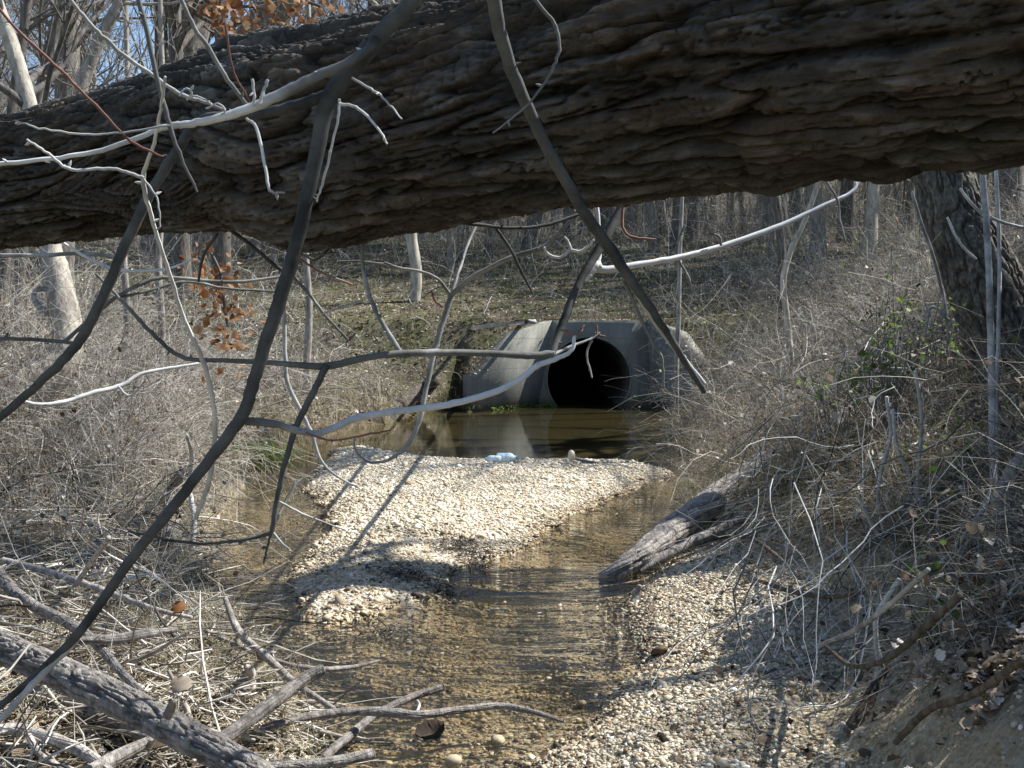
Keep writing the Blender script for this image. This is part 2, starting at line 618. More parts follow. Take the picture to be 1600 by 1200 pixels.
mb.add(np.stack([X.ravel(), Y.ravel(), Z.ravel()], -1), fq)
ground = mb.build("ground", M['ground'])
tag(ground, kind="structure")


def addattr(ob, nm, arr):
    a_ = ob.data.attributes.new(nm, 'FLOAT', 'POINT')
    a_.data.foreach_set("value", np.asarray(arr, np.float32).ravel())


onbar = sstep(.05, -.02, SB)
gravz = np.maximum(onbar, sstep(.10, -.02, SW) * (sstep(14, 11, Y) + .0))
toe_g = RT * sstep(.9, .3, EE) * sstep(8.2, 7.4, Y) * sstep(1.5, 1.3, SW)
sandyR = RT * sstep(.5, .05, EE + .5 * fbm2(X, Y, 1.3, 2)) * sstep(8.4, 7.6, Y)
leftg = (1 - RT) * sstep(.5, .1, SW) * sstep(7, 6, Y)
gravz = np.clip(np.maximum(np.maximum(gravz, sandyR), leftg * .7), 0, 1)
addattr(ground, "gravel", gravz)
addattr(ground, "sandy", np.clip(sandyR * sstep(.55, .95, SW) + sstep(.0, -.3, SS) * .5, 0, 1))
addattr(ground, "moss", sstep(16, 24, Y) * sstep(48, 34, Y) + .25)
addattr(ground, "wet", sstep(.09, .0, SS + .06 * fbm2(X, Y, 6, 2)))

# water sheet (runs into the pipe)
wxs = np.concatenate([np.arange(-7, 6, .12)])
wys = np.concatenate([np.arange(-4, 24, .12), np.arange(24, 35, .5)])
WXg, WYg = np.meshgrid(wxs, wys)
wz, wsw, wsb, wss, _, _ = terrain(WXg, WYg, True)
wi = np.arange(WXg.size).reshape(WXg.shape)
wf = np.stack([wi[:-1, :-1], wi[:-1, 1:], wi[1:, 1:], wi[1:, :-1]], -1).reshape(-1, 4)
ww = (wss < .25)
ww |= (WYg > FY - .3) & (np.abs(WXg - PX) < .85)
keep = ww.ravel()[wf].any(1)
used = np.unique(wf[keep])
rem = -np.ones(WXg.size, int)
rem[used] = np.arange(len(used))
mb = MB()
mb.add(np.stack([WXg.ravel(), WYg.ravel(), np.zeros(WXg.size)], -1)[used], rem[wf[keep]])
water = mb.build("water", M['water'])
tag(water, kind="structure")
dd = np.where(WYg > FY, .5, np.clip(-wz, 0, 1))
addattr(water, "depth", np.clip(dd / .42, 0, 1).ravel()[used])
rp = np.interp(WYg, [0, 4, 6.5, 8.5, 12, 14, 30], [.22, .30, .55, .40, .10, .012, .008]) * (.45 + 1.4 * sstep(-.25, .35, fbm2(WXg, WYg, .9, 2)))
addattr(water, "ripple", rp.ravel()[used])

# ------------------------------------------------------------------ culvert
culvert = empty("concrete_culvert", (PX, FY, 0), "weathered grey concrete culvert outlet with flared side walls at the head of the pool", "culvert")
O = np.array([PX, FY, 0.0])


def slab(mb, front, back_off):
    """closed slab from a front polygon and an offset vector"""
    fr_ = np.array(front, float)
    n_ = len(fr_)
    bk = fr_ + np.array(back_off)
    mb.v.append(np.vstack([fr_, bk]))
    mb.c.append(np.full(2 * n_, .5))
    b = mb.n
    for i in range(n_):
        j = (i + 1) % n_
        mb.f.append(np.array([[b + i, b + j, b + n_ + j, b + n_ + i]]))
    mb.f.append(np.array([list(range(b + n_ - 1, b - 1, -1))]))
    mb.f.append(np.array([list(range(b + n_, b + 2 * n_))]))
    mb.n += 2 * n_


LBx, LTx, RTx, RBx, HT = .45, .86, 2.90, 3.10, 1.86
# headwall: ring of quads around the round opening, then outer rectangle
mb = MB()
na = 64
ang = np.linspace(0, 2 * np.pi, na, endpoint=False)
inn = np.stack([PX + PR * np.cos(ang), np.full(na, FY), PZ + PR * np.sin(ang)], -1)
outp = []
cx0, cz0 = PX, PZ
poly = [(LBx, -.7), (RBx, -.7), (RTx, HT), (LTx, HT)]
for a in ang:
    dx, dz = math.cos(a), math.sin(a)
    best = 1e9
    for i in range(4):
        (x1, z1), (x2, z2) = poly[i], poly[(i + 1) % 4]
        ex, ez = x2 - x1, z2 - z1
        den = dx * ez - dz * ex
        if abs(den) < 1e-9:
            continue
        tt = ((x1 - cx0) * ez - (z1 - cz0) * ex) / den
        uu = ((x1 - cx0) * dz - (z1 - cz0) * dx) / den
        if tt > 0 and -1e-6 <= uu <= 1 + 1e-6:
            best = min(best, tt)
    outp.append((cx0 + dx * best, FY, cz0 + dz * best))
outp = np.array(outp)
for cxx, czz in poly:
    k = np.argmin((outp[:, 0] - cxx) ** 2 + (outp[:, 2] - czz) ** 2)
    outp[k] = (cxx, FY, czz)
bk = np.array([0, .34, 0])
V4 = np.vstack([inn, outp, inn + bk, outp + bk])
i0 = np.arange(na)
i1 = (i0 + 1) % na
fs = np.vstack([np.stack([i0, i0 + na, i1 + na, i1], -1)[:, ::-1], np.stack([i0 + na, i0 + 3 * na, i1 + 3 * na, i1 + na], -1)[:, ::-1],
                np.stack([i0 + 2 * na, i0 + 3 * na, i1 + 3 * na, i1 + 2 * na], -1)])
mb.add(V4, fs)
hw = mb.build("headwall", M['concrete'], culvert, smooth=False, origin=O)
# wing walls
for nm, (bx, tx), (ox, oy), oh in (("wingwall", (LBx, LTx), (-.78, 21.15), .72), ("wingwall", (RBx, RTx), (4.2, 21.2), .45)):
    sgn = -1 if ox < bx else 1
    mb = MB()
    dirv = np.array([ox - bx, oy - FY, 0])
    nrm = np.array([-dirv[1], dirv[0], 0])
    nrm = nrm / np.linalg.norm(nrm) * .28
    if nrm[0] * sgn < 0:
        nrm = -nrm
    q1 = np.array([tx, FY, HT]) * .55 + np.array([ox, oy, oh + .1]) * .45
    q1[2] = 1.60
    slab(mb, [(bx - sgn * .002, FY - .004, -.7), (ox, oy, -.7), (ox, oy, oh), tuple(q1), (tx - sgn * .002, FY - .004, HT - .003)], nrm + np.array([0, .02, 0]))
    mb.build(nm, M['concrete'], culvert, smooth=False, origin=O)
# pipe barrel
mb = MB()
ky = np.array([FY + .003, FY + .35, FY + 2, FY + 5, FY + 9, FY + 13])
Cc = np.stack([np.full(6, PX), ky, np.full(6, PZ)], -1)[None]
mb.add(*tubes(Cc, np.full((1, 6), PR - .015), 64))
ca = np.linspace(0, 2 * np.pi, 65)[:-1]
mb.add(np.vstack([[[PX, ky[-1], PZ]], np.stack([PX + PR * np.cos(ca), np.full(64, ky[-1]), PZ + PR * np.sin(ca)], -1)]),
       np.stack([np.zeros(64, int), 1 + np.arange(64), 1 + (np.arange(64) + 1) % 64], -1))
mb.build("pipe", M['pipe'], culvert, origin=O)
# lip round the pipe mouth
mb = MB()
cc = np.linspace(0, 2 * np.pi, 65)
ringC = np.stack([PX + (PR + .005) * np.cos(cc), np.full(65, FY - .01), PZ + (PR + .005) * np.sin(cc)], -1)[None]
mb.add(*tubes(ringC, np.full((1, 65), .022), 6))
mb.build("pipe_rim", M['concrete'], culvert, origin=O)
# moss cushions along the waterline
mb = MB()
_ico = None


def ico(sub):
    import bmesh
    bm = bmesh.new()
    bmesh.ops.create_icosphere(bm, subdivisions=sub, radius=1)
    v_ = np.array([q.co[:] for q in bm.verts])
    f_ = np.array([[w.index for w in q.verts] for q in bm.faces])
    bm.free()
    return v_, f_


ICO1, ICO2, ICO3 = ico(1), ico(2), ico(3)


def stones(mb, pos, size, flat=.55, base=None, tint=None, lift=.25, lump=.18):
    v0, f0 = base or ICO1
    n_ = len(pos)
    if n_ == 0:
        return
    vv = np.repeat(v0[None], n_, 0)
    vv = vv * (1 + lump * rng.normal(size=(n_, len(v0), 1)))
    sc = np.stack([size * U(.8, 1.35, n_), size * U(.65, 1.0, n_), size * flat * U(.7, 1.2, n_)], -1)
    vv = vv * sc[:, None, :]
    a_, b_ = U(0, 6.283, n_), rng.normal(0, .35, n_)
    x_, y_, z_ = vv[..., 0], vv[..., 1], vv[..., 2]
    cb, sb_ = np.cos(b_)[:, None], np.sin(b_)[:, None]
    x_, z_ = x_ * cb + z_ * sb_, -x_ * sb_ + z_ * cb
    ca_, sa_ = np.cos(a_)[:, None], np.sin(a_)[:, None]
    x_, y_ = x_ * ca_ - y_ * sa_, x_ * sa_ + y_ * ca_
    vv = np.stack([x_, y_, z_], -1) + pos[:, None, :] + np.array([0, 0, 1]) * (size * lift)[:, None, None]
    ff = f0[None] + (np.arange(n_) * len(v0))[:, None, None]
    if tint is None:
        tint = np.clip(rng.normal(.72, .2, n_), 0, 1)
    mb.add(vv.reshape(-1, 3), ff.reshape(-1, 3), np.repeat(tint, len(v0)))


tq = U(0, .75, 170)
wl0, wl1 = np.array([LBx, FY, 0]), np.array([-.78, 21.15, 0])
mp = wl0 + (wl1 - wl0) * tq[:, None] + np.array([.02, -.06, 0]) + rng.normal(0, .02, (170, 3))
mp[:, 2] = U(-.02, .07, 170) * (1 - .5 * tq)
stones(mb, mp, U(.012, .045, 170), .6, ICO2, U(.0, .7, 170), .1, .2)
mp = np.stack([U(LBx, PX - PR * .8, 40), np.full(40, FY - .03), U(-.02, .04, 40)], -1)
stones(mb, mp, U(.02, .05, 40), .7, ICO2, U(0, .5, 40), .1, .12)
mb.build("moss_fringe", M['moss'], culvert, origin=O)

# ------------------------------------------------------------------ scatter helpers


def frustum_pts(n, y0, y1, wide=1.25, px0=0, px1=1600):
    """world points spread evenly over the picture's width, thinning with distance"""
    y = np.exp(U(math.log(y0), math.log(y1), n))
    a_ = (U(px0, px1, n) - 800) / F * wide
    return a_ * y, y


def blades(mb, pos, h, w, bend, tint, seg=3, droop=None):
    n_ = len(pos)
    if n_ == 0:
        return
    a_ = U(0, 6.283, n_)
    dirh = np.stack([np.cos(a_), np.sin(a_), np.zeros(n_)], -1)
    side = np.stack([-np.sin(a_), np.cos(a_), np.zeros(n_)], -1)
    rows = []
    for k in range(seg + 1):
        q = k / seg
        c_ = pos + dirh * (bend * h * q * q)[:, None] + np.array([0, 0, 1]) * (h * (q - .55 * bend * q * q))[:, None]
        ww_ = (w * (1 - q * .92))[:, None] * .5
        rows.append(np.stack([c_ - side * ww_, c_ + side * ww_], 1))
    V_ = np.stack(rows, 1).reshape(n_, -1, 3)
    b_ = (np.arange(n_) * (seg + 1) * 2)[:, None]
    k = np.arange(seg)[None] * 2
    f_ = np.stack([b_ + k, b_ + k + 1, b_ + k + 3, b_ + k + 2], -1).reshape(-1, 4)
    mb.add(V_.reshape(-1, 3), f_, np.repeat(tint, (seg + 1) * 2))


def leaves(mb, pos, size, tint, flat=.5):
    """folded leaves; nearer ones get a lobed outline"""
    n_ = len(pos)
    if n_ == 0:
        return
    nr = pos[:, 1] < 9.5
    if nr.any() and not nr.all():
        leaves(mb, pos[nr], size[nr], tint[nr], flat)
        leaves(mb, pos[~nr], size[~nr], tint[~nr], flat)
        return
    a_ = rng.normal(size=(n_, 3))
    a_[:, 2] *= flat
    a_ /= np.linalg.norm(a_, axis=1)[:, None]
    nn = rng.normal(size=(n_, 3)) * .6 * (flat + .15)
    nn[:, 2] += 1
    b_ = np.cross(a_, nn)
    b_ /= np.linalg.norm(b_, axis=1)[:, None] + 1e-9
    c_ = np.cross(b_, a_)
    s_ = size[:, None]
    w_ = U(.28, .5, n_)[:, None]
    cup = U(-.25, .3, n_)[:, None]
    tip1, tip2 = pos - a_ * s_ * .5, pos + a_ * s_ * .5 + c_ * s_ * cup * .6
    m1_, m2_ = pos + b_ * s_ * w_ + c_ * s_ * cup, pos - b_ * s_ * w_ + c_ * s_ * cup * .8
    mid = pos + a_ * s_ * .05
    if nr.all():
        rows_ = []
        prof_ = [(-.5, .06), (-.36, .55), (-.22, .95), (-.08, .70), (.08, 1.05), (.22, .62), (.36, .60), (.5, .02)]
        curl = U(-.5, .5, n_)[:, None]
        for i_, (q_, wq) in enumerate(prof_):
            ax_ = pos + a_ * s_ * q_ + c_ * s_ * curl * (q_ * q_ * 1.6)
            j1, j2 = U(.75, 1.2, n_)[:, None], U(.75, 1.2, n_)[:, None]
            rows_ += [ax_ + b_ * s_ * w_ * wq * j1 + c_ * s_ * cup * wq, ax_, ax_ - b_ * s_ * w_ * wq * j2 + c_ * s_ * cup * .8 * wq]
        V_ = np.stack(rows_, 1)
        m__ = len(rows_)
        k = (np.arange(n_) * m__)[:, None]
        b0 = np.arange(len(prof_) - 1)[None] * 3
        f_ = np.concatenate([np.stack([k + b0, k + b0 + 1, k + b0 + 4, k + b0 + 3], -1).reshape(-1, 4), np.stack([k + b0 + 1, k + b0 + 2, k + b0 + 5, k + b0 + 4], -1).reshape(-1, 4)])
        mb.add(V_.reshape(-1, 3), f_, np.repeat(tint, m__))
        return
    V_ = np.stack([tip1, m1_, tip2, m2_, mid], 1)
    k = (np.arange(n_) * 5)[:, None]
    f_ = np.concatenate([k + np.array([[0, 1, 4]]), k + np.array([[1, 2, 4]]), k + np.array([[2, 3, 4]]), k + np.array([[3, 0, 4]])], 0)
    mb.add(V_.reshape(-1, 3), f_, np.repeat(tint, 5))


def curvy(pos, d0, L, K=6, wig=.25, grav=-.3):
    """N random curves from pos along d0 with lengths L"""
    n_ = len(pos)
    out = [pos]
    d_ = d0 / (np.linalg.norm(d0, axis=1)[:, None] + 1e-9)
    st = (L / (K - 1))[:, None]
    for k in range(K - 1):
        d_ = d_ + rng.normal(0, wig, (n_, 3)) + np.array([0, 0, grav / (K - 1)])
        d_ /= np.linalg.norm(d_, axis=1)[:, None] + 1e-9
        out.append(out[-1] + d_ * st)
    return np.stack(out, 1)


def on_ground(x, y, dz=0.0):
    return np.stack([x, y, terrain(x, y) + dz], -1)


# ------------------------------------------------------------------ gravel
mb = MB()
bx0, bx1 = min(p[0] for p in BAR), max(p[0] for p in BAR)
by0, by1 = min(p[1] for p in BAR), max(p[1] for p in BAR)
n_ = 280000
x_, y_ = U(bx0 - .2, bx1 + .2, n_), U(by0 - .3, by1 + .1, n_)
sw_, sb_ = shore(x_, y_)
k_ = (sb_ < .05)
x_, y_, sb_ = x_[k_], y_[k_], sb_[k_]
sz = np.exp(rng.normal(math.log(.0082), .46, len(x_)))
ptint = np.clip(rng.normal(.64, .25, len(x_)) - .14 * sstep(8.6, 7.6, y_ + .5 * fbm2(x_, y_, 1.6, 2)) - .35 * sstep(-.18, .02, sb_ + .08 * fbm2(x_, y_, 5, 2)), 0, 1)
keep = rng.random(len(x_)) > .3 * sstep(-.1, .4, fbm2(x_, y_, 1.2, 2)) + .65 * sstep(8.5, 7.5, y_ + .8 * fbm2(x_, y_, 1.6, 2))
stones(mb, on_ground(x_, y_)[keep], sz[keep], tint=ptint[keep])
gravel_bar = mb.build("gravel", M['pebble'])
tag(gravel_bar, kind="stuff")
# right hand gravel beach, closer so finer meshes
mb = MB()
n_ = 280000
x_, y_ = U(-.4, 3.0, n_), U(2.6, 8.2, n_)
z_, sw_, sb_, ss_, rt_, ee_ = terrain(x_, y_, True)
dens = sstep(1.15, .5, sw_ + .5 * fbm2(x_, y_, 1.3, 2)) * sstep(.9, .1, ee_) * .93 + .07 * sstep(.8, .2, ee_)
k_ = (sw_ > -.02) & (rt_ > .5) & (rng.random(n_) < dens)
x_, y_, z_, sw_ = x_[k_], y_[k_], z_[k_], sw_[k_]
sz = np.minimum(np.exp(rng.normal(math.log(.0054), .5, len(x_))), .017) * np.where(rng.random(len(x_)) < .01, 1.7, 1)
tt_ = np.clip(rng.normal(.50, .26, len(x_)) - .3 * sstep(.25, .0, sw_), 0, 1)
near = y_ < 0
ps = np.stack([x_, y_, z_], -1)
stones(mb, ps[near], sz[near], base=ICO2, tint=tt_[near], lump=.07)
stones(mb, ps[~near], sz[~near], tint=tt_[~near])
tag(mb.build("beach_gravel", M['pebble']), kind="stuff")
# stones under the shallow water and poking out
mb = MB()
n_ = 50000
x_, y_ = U(-2.6, 1.6, n_), U(3.0, 13.0, n_)
z_, sw_, sb_, ss_, rt_, ee_ = terrain(x_, y_, True)
k_ = (ss_ < .04) & (rng.random(n_) < np.interp(y_, [3, 6.5, 8, 13], [.8, .7, .3, .2]))
x_, y_, z_ = x_[k_], y_[k_], z_[k_]
sz = np.exp(rng.normal(math.log(.0085), .42, len(x_)))
stones(mb, np.stack([x_, y_, z_], -1), sz, tint=np.clip(rng.normal(.42, .22, len(x_)), 0, 1), base=ICO1, lump=.1)
x_, y_ = U(-1.6, .6, 260), U(3.4, 6.6, 260)
sw_, sb_ = shore(x_, y_)
k_ = np.maximum(sw_, -sb_) < 0
stones(mb, np.stack([x_, y_, np.full(260, -.012)], -1)[k_], U(.008, .020, 260)[k_], tint=U(0, .8, 260)[k_], base=ICO2, lump=.07)
tag(mb.build("streambed_stones", M['wetpebble']), kind="stuff")
# left margin pebbles
mb = MB()
n_ = 16000
x_, y_ = U(-3.0, -.6, n_), U(3.0, 6.5, n_)
z_, sw_, sb_, ss_, rt_, ee_ = terrain(x_, y_, True)
k_ = (sw_ > 0) & (rng.random(n_) < sstep(.9, .1, sw_))
stones(mb, np.stack([x_, y_, z_], -1)[k_], np.exp(rng.normal(math.log(.007), .45, k_.sum())), base=ICO1, tint=np.clip(rng.normal(.5, .25, k_.sum()), 0, 1))
tag(mb.build("margin_pebbles", M['pebble']), kind="stuff")

# ------------------------------------------------------------------ fallen log over the creek
LG = [(-1500, 360, 9.0, .20), (-560, 345, 6.4, .225), (-220, 325, 5.0, .240), (0, 290, 4.15, .252), (200, 254, 3.70, .253), (370, 221, 3.35, .285),
      (500, 219, 3.10, .304), (700, 182, 2.80, .284), (900, 138, 2.55, .288), (1200, 78, 2.27, .292), (1600, 6, 2.0, .305), (2300, -110, 1.65, .32), (3300, -260, 1.35, .33)]
ctr = np.array([np.append(P(a, b, c), r) for a, b, c, r in LG])
lc = crom(ctr, 40)
seglen = np.concatenate([[0], np.cumsum(np.linalg.norm(np.diff(lc[:, :3], axis=0), axis=1))])
u0 = np.interp(3 * 40, np.arange(len(lc)), seglen)
u1 = np.interp(10 * 40, np.arange(len(lc)), seglen)
ua = np.concatenate([np.linspace(0, u0 - .3, 90, endpoint=False), np.linspace(u0 - .3, u1 + .3, 1100), np.linspace(u1 + .3, seglen[-1], 60)[1:]])
Cx = np.stack([np.interp(ua, seglen, lc[:, k]) for k in range(3)], -1)
Rx = np.interp(ua, seglen, lc[:, 3])
for _ in range(12):
    Cx[1:-1] = (Cx[:-2] + Cx[2:]) / 2
Tn = np.gradient(Cx, axis=0)
Tn /= np.linalg.norm(Tn, axis=1)[:, None]
up = np.array([0, 0, 1.0])
Ah = np.cross(Tn, up)
Ah /= np.linalg.norm(Ah, axis=1)[:, None]     # horizontal, towards the camera side
if Ah[len(Ah) // 2][1] > 0:
    Ah = -Ah
Bv = np.cross(Ah, Tn)
Bv *= np.sign(Bv[:, 2:3])
ns = 420
th = np.linspace(0, 2 * np.pi, ns, endpoint=False)
TH, UA = np.meshgrid(th, ua)
RR = Rx[:, None] + 0 * TH
um = np.array([np.interp(400 + 0, [0], [0])])
upx = lambda px: float(np.interp(px, [q[0] for q in LG], [np.interp(i * 40, np.arange(len(lc)), seglen) for i in range(len(LG))]))
# swirl round a knot on the underside near the left
uk, tk = upx(320), -.55
du, dv = (UA - uk), (np.angle(np.exp(1j * (TH - tk)))) * .27
rk = np.sqrt(du ** 2 + dv ** 2)
warp = np.exp(-(rk / .30) ** 2)
Vv = (TH * 1.0)
th2 = TH + warp * .9 * np.sign(dv) * np.exp(-(np.abs(dv) / .12)) * -1.0
cy, cz = np.cos(th2) * .27, np.sin(th2) * .27
tw = UA * .10
q3 = np.stack([UA * 1.9, cy * 19 + tw, cz * 19], -1)
q3 = q3 + .24 * np.stack([noise(q3 * .7 + 5), noise(q3 * .7 + 11), noise(q3 * .7 + 23)], -1)
n1 = noise(q3)
q4 = np.stack([UA * 8.0, cy * 42, cz * 42], -1)
q4 = q4 + .5 * np.stack([noise(q4 * .6 + 3), noise(q4 * .6 + 31), noise(q4 * .6 + 7)], -1)
n2 = noise(q4)
n3 = noise(np.stack([UA * 26, cy * 75, cz * 75], -1))
nx_ = noise(np.stack([UA * 13, cy * 7, cz * 7], -1) + 40)
n1b = noise(np.stack([UA * 2.2, cy * 30, cz * 30], -1) + .5 * np.stack([n2, n3, n1], -1) + 60)
rag = .06 * n2 + .05 * n3
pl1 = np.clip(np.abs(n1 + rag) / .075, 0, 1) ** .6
tn = noise(np.stack([UA * 6, cy * 24, cz * 24], -1) + .35 * np.stack([n3, n2, n1], -1) + 80)
tv = tn * 7
terr = (np.floor(tv) + sstep(.0, .22, tv - np.floor(tv))) / 7
tn2 = noise(np.stack([UA * 15, cy * 40, cz * 40], -1) + 90) * 5
terr2 = (np.floor(tn2) + sstep(.0, .3, tn2 - np.floor(tn2))) / 5
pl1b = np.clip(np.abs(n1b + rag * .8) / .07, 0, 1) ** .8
pl2 = np.clip(np.abs(n2 + .05 * n3) / .10, 0, 1) ** .8
crack = np.clip(np.abs(nx_) / .035, 0, 1)
big = noise(np.stack([UA * 1.6, cy * 5, cz * 5], -1) + 9)
n5 = noise(np.stack([UA * 48, cy * 110, cz * 110], -1))
dome = np.clip(np.abs(n1), 0, .45) * .018 + .022 * terr + .007 * terr2
hgt = .036 * (pl1 - 1) + .018 * (pl1b - 1) * (.3 + .7 * pl1) + .008 * (pl2 - 1) * pl1 + .006 * n3 + .0045 * n5 + .009 * (crack - 1) * (n2 > .0) * pl1 + .009 * big + dome - .006
# lifted slab of bark along the upper left, holes, belly bulge
ul = upx(365)
slabm = sstep(ul - .02, ul + .03, UA) * sstep(ul + 1.15, ul + .9, UA) * np.exp(-((np.angle(np.exp(1j * (TH - 1.40)))) / .34) ** 4)
hgt += .028 * slabm * (.75 + .5 * noise(np.stack([UA * 9, cy * 20, cz * 20], -1)))
hgt -= .06 * np.exp(-((np.angle(np.exp(1j * (TH - 1.02)))) / .05) ** 2) * sstep(ul, ul + .05, UA) * sstep(ul + .8, ul + .6, UA)
for hpx, hth, hr, hd in ((660, .06, .05, .05), (905, .28, .07, .045), (980, .33, .05, .05), (1500, .55, .08, .06), (1060, -.05, .04, .04), (345, -.5, .06, .05), (1130, -.9, .05, .03)):
    uu_ = upx(hpx)
    hgt -= hd * np.exp(-(((UA - uu_) / (hr * 1.7)) ** 2 + (np.angle(np.exp(1j * (TH - hth))) * .28 / (hr * .42)) ** 2))
hgt -= .05 * np.exp(-(rk / .07) ** 2)
hgt += .016 * np.exp(-((rk - .16) / .06) ** 2)
for bpx, bth, br, bh in ((505, -1.35, .16, .03), (1210, -1.6, .05, .018), (1390, -1.6, .06, .012), (520, .2, .2, .01)):
    uu_ = upx(bpx)
    hgt += bh * np.exp(-(((UA - uu_) / br) ** 2 + (np.angle(np.exp(1j * (TH - bth))) * .28 / .12) ** 2))
RR = RR + hgt
Vl = Cx[:, None, :] + RR[..., None] * (np.cos(TH)[..., None] * Ah[:, None, :] + np.sin(TH)[..., None] * Bv[:, None, :])
K = len(ua)
iK = np.arange(K * ns).reshape(K, ns)
nxt = np.roll(iK, -1, axis=1)
fl = np.stack([iK[:-1], iK[1:], nxt[1:], nxt[:-1]], -1).reshape(-1, 4)
LO = Cx[K // 2]
flog = empty("fallen_tree_log", LO, "huge fallen trunk with deeply furrowed bark spanning across the creek overhead", "fallen log")
mb = MB()
mb.add(Vl.reshape(-1, 3), fl, np.clip(-.12 + .38 * pl1 + .20 * pl1b + .08 * pl2 + .2 * big + .15 * n3 + .28 * terr + .2 * terr2, 0, 1).ravel())  # furrows tinted darker: crevice dirt, with shade put into the colour too
for e in (0, K - 1):
    mb.add(np.vstack([Cx[e:e + 1], Vl[e]]), np.stack([np.zeros(ns, int), 1 + np.arange(ns), 1 + (np.arange(ns) + 1) % ns], -1))
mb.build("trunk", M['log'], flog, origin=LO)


def bark_tube(C, Rr, du, ufine, ns_, dep1, dep2, ku, kv, und=.02, seed=0.0):
    """tube with real furrows; fine rings up to ufine metres, coarse after"""
    sl_ = np.concatenate([[0], np.cumsum(np.linalg.norm(np.diff(C, axis=0), axis=1))])
    un = np.arange(0, min(ufine, sl_[-1]), du)
    if ufine < sl_[-1]:
        un = np.concatenate([un, np.arange(ufine, sl_[-1], .15)])
    Cq = np.stack([np.interp(un, sl_, C[:, k]) for k in range(3)], -1)
    for _ in range(10):
        Cq[1:-1] = (Cq[:-2] + Cq[2:]) / 2
    Rq = np.interp(un, sl_, Rr)
    Tq = np.gradient(Cq, axis=0)
    Tq /= np.linalg.norm(Tq, axis=1)[:, None]
    ref = np.eye(3)[np.argmin(np.abs(Tq).mean(0))]
    Aq = np.cross(Tq, ref)
    Aq /= np.linalg.norm(Aq, axis=1)[:, None]
    Bq = np.cross(Tq, Aq)
    TH2, UN = np.meshgrid(np.linspace(0, 2 * np.pi, ns_, endpoint=False), un)
    rm = float(np.median(Rr))
    cy_, cz_ = np.cos(TH2) * rm, np.sin(TH2) * rm
    q = np.stack([UN * ku, cy_ * kv, cz_ * kv], -1) + seed
    q = q + .6 * np.stack([noise(q * .8 + 2), noise(q * .8 + 14), noise(q * .8 + 27)], -1)
    b1 = np.clip(np.abs(noise(q)) / .13, 0, 1) ** .8
    q = np.stack([UN * ku * 2.5, cy_ * kv * 1.8, cz_ * kv * 1.8], -1) + seed
    b2 = np.clip(np.abs(noise(q)) / .12, 0, 1)
    hq = dep1 * (b1 - 1) + dep2 * (b2 - 1) + und * noise(np.stack([UN * 1.5, cy_ * 4, cz_ * 4], -1) + seed)
    RQ = Rq[:, None] + hq * np.clip(Rq / (rm * .5), 0, 1)[:, None]
    Vq = Cq[:, None, :] + RQ[..., None] * (np.cos(TH2)[..., None] * Aq[:, None, :] + np.sin(TH2)[..., None] * Bq[:, None, :])
    Kq = len(un)
    ik = np.arange(Kq * ns_).reshape(Kq, ns_)
    nk = np.roll(ik, -1, axis=1)
    return Vq.reshape(-1, 3), np.stack([ik[:-1], ik[1:], nk[1:], nk[:-1]], -1).reshape(-1, 4), np.clip(.12 + .5 * b1, 0, 1).ravel(), Cq, Rq


def poly_curve(pts, d0, d1=None, n=6, jit=0.0, rs=1.0):
    """(px,py,rpx) rows traced at depths d0..d1 -> curve, radii"""
    pts = [p if len(p) == 3 else (p[0], p[1], 3) for p in pts]
    d1 = d0 if d1 is None else d1
    L_ = np.concatenate([[0], np.cumsum([math.hypot(pts[i + 1][0] - pts[i][0], pts[i + 1][1] - pts[i][1]) for i in range(len(pts) - 1)])])
    rows = []
    for (a_, b_, r_), l_ in zip(pts, L_ / L_[-1]):
        d_ = d0 + (d1 - d0) * l_
        rows.append(np.append(P(a_, b_, d_), r_ * d_ / F * rs))
    c_ = crom(rows, n)
    c_[:, 3] = np.maximum(c_[:, 3], .0012)
    if jit:
        c_[1:-1, :3] += rng.normal(0, jit, (len(c_) - 2, 3))
    return c_[:, :3], c_[:, 3]


def stick(mb, pts, d0, d1=None, sides=8, tint=.5, n=6, rs=1.0, jit=0.0, rough=.03, caps=True):
    c_, r_ = poly_curve(pts, d0, d1, n, jit, rs)
    if isinstance(tint, tuple):
        tt__ = np.interp(np.linspace(0, 1, len(c_)), [0, .45, 1], [tint[0], tint[1], tint[1]])
        mb.add(*tubes(c_[None], r_[None], sides, tt__[None], rough=rough))
        if caps:
            add_caps(mb, c_[:2], r_[:2], sides, tint[0])
            add_caps(mb, c_[-2:], r_[-2:], sides, tint[1])
        return c_, r_
    mb.add(*tubes(c_[None], r_[None], sides, tint, rough=rough))
    if caps:
        add_caps(mb, c_, r_, sides, tint)
    return c_, r_


exec_parts = []
# ------------------------------------------------------------------ traced foreground saplings


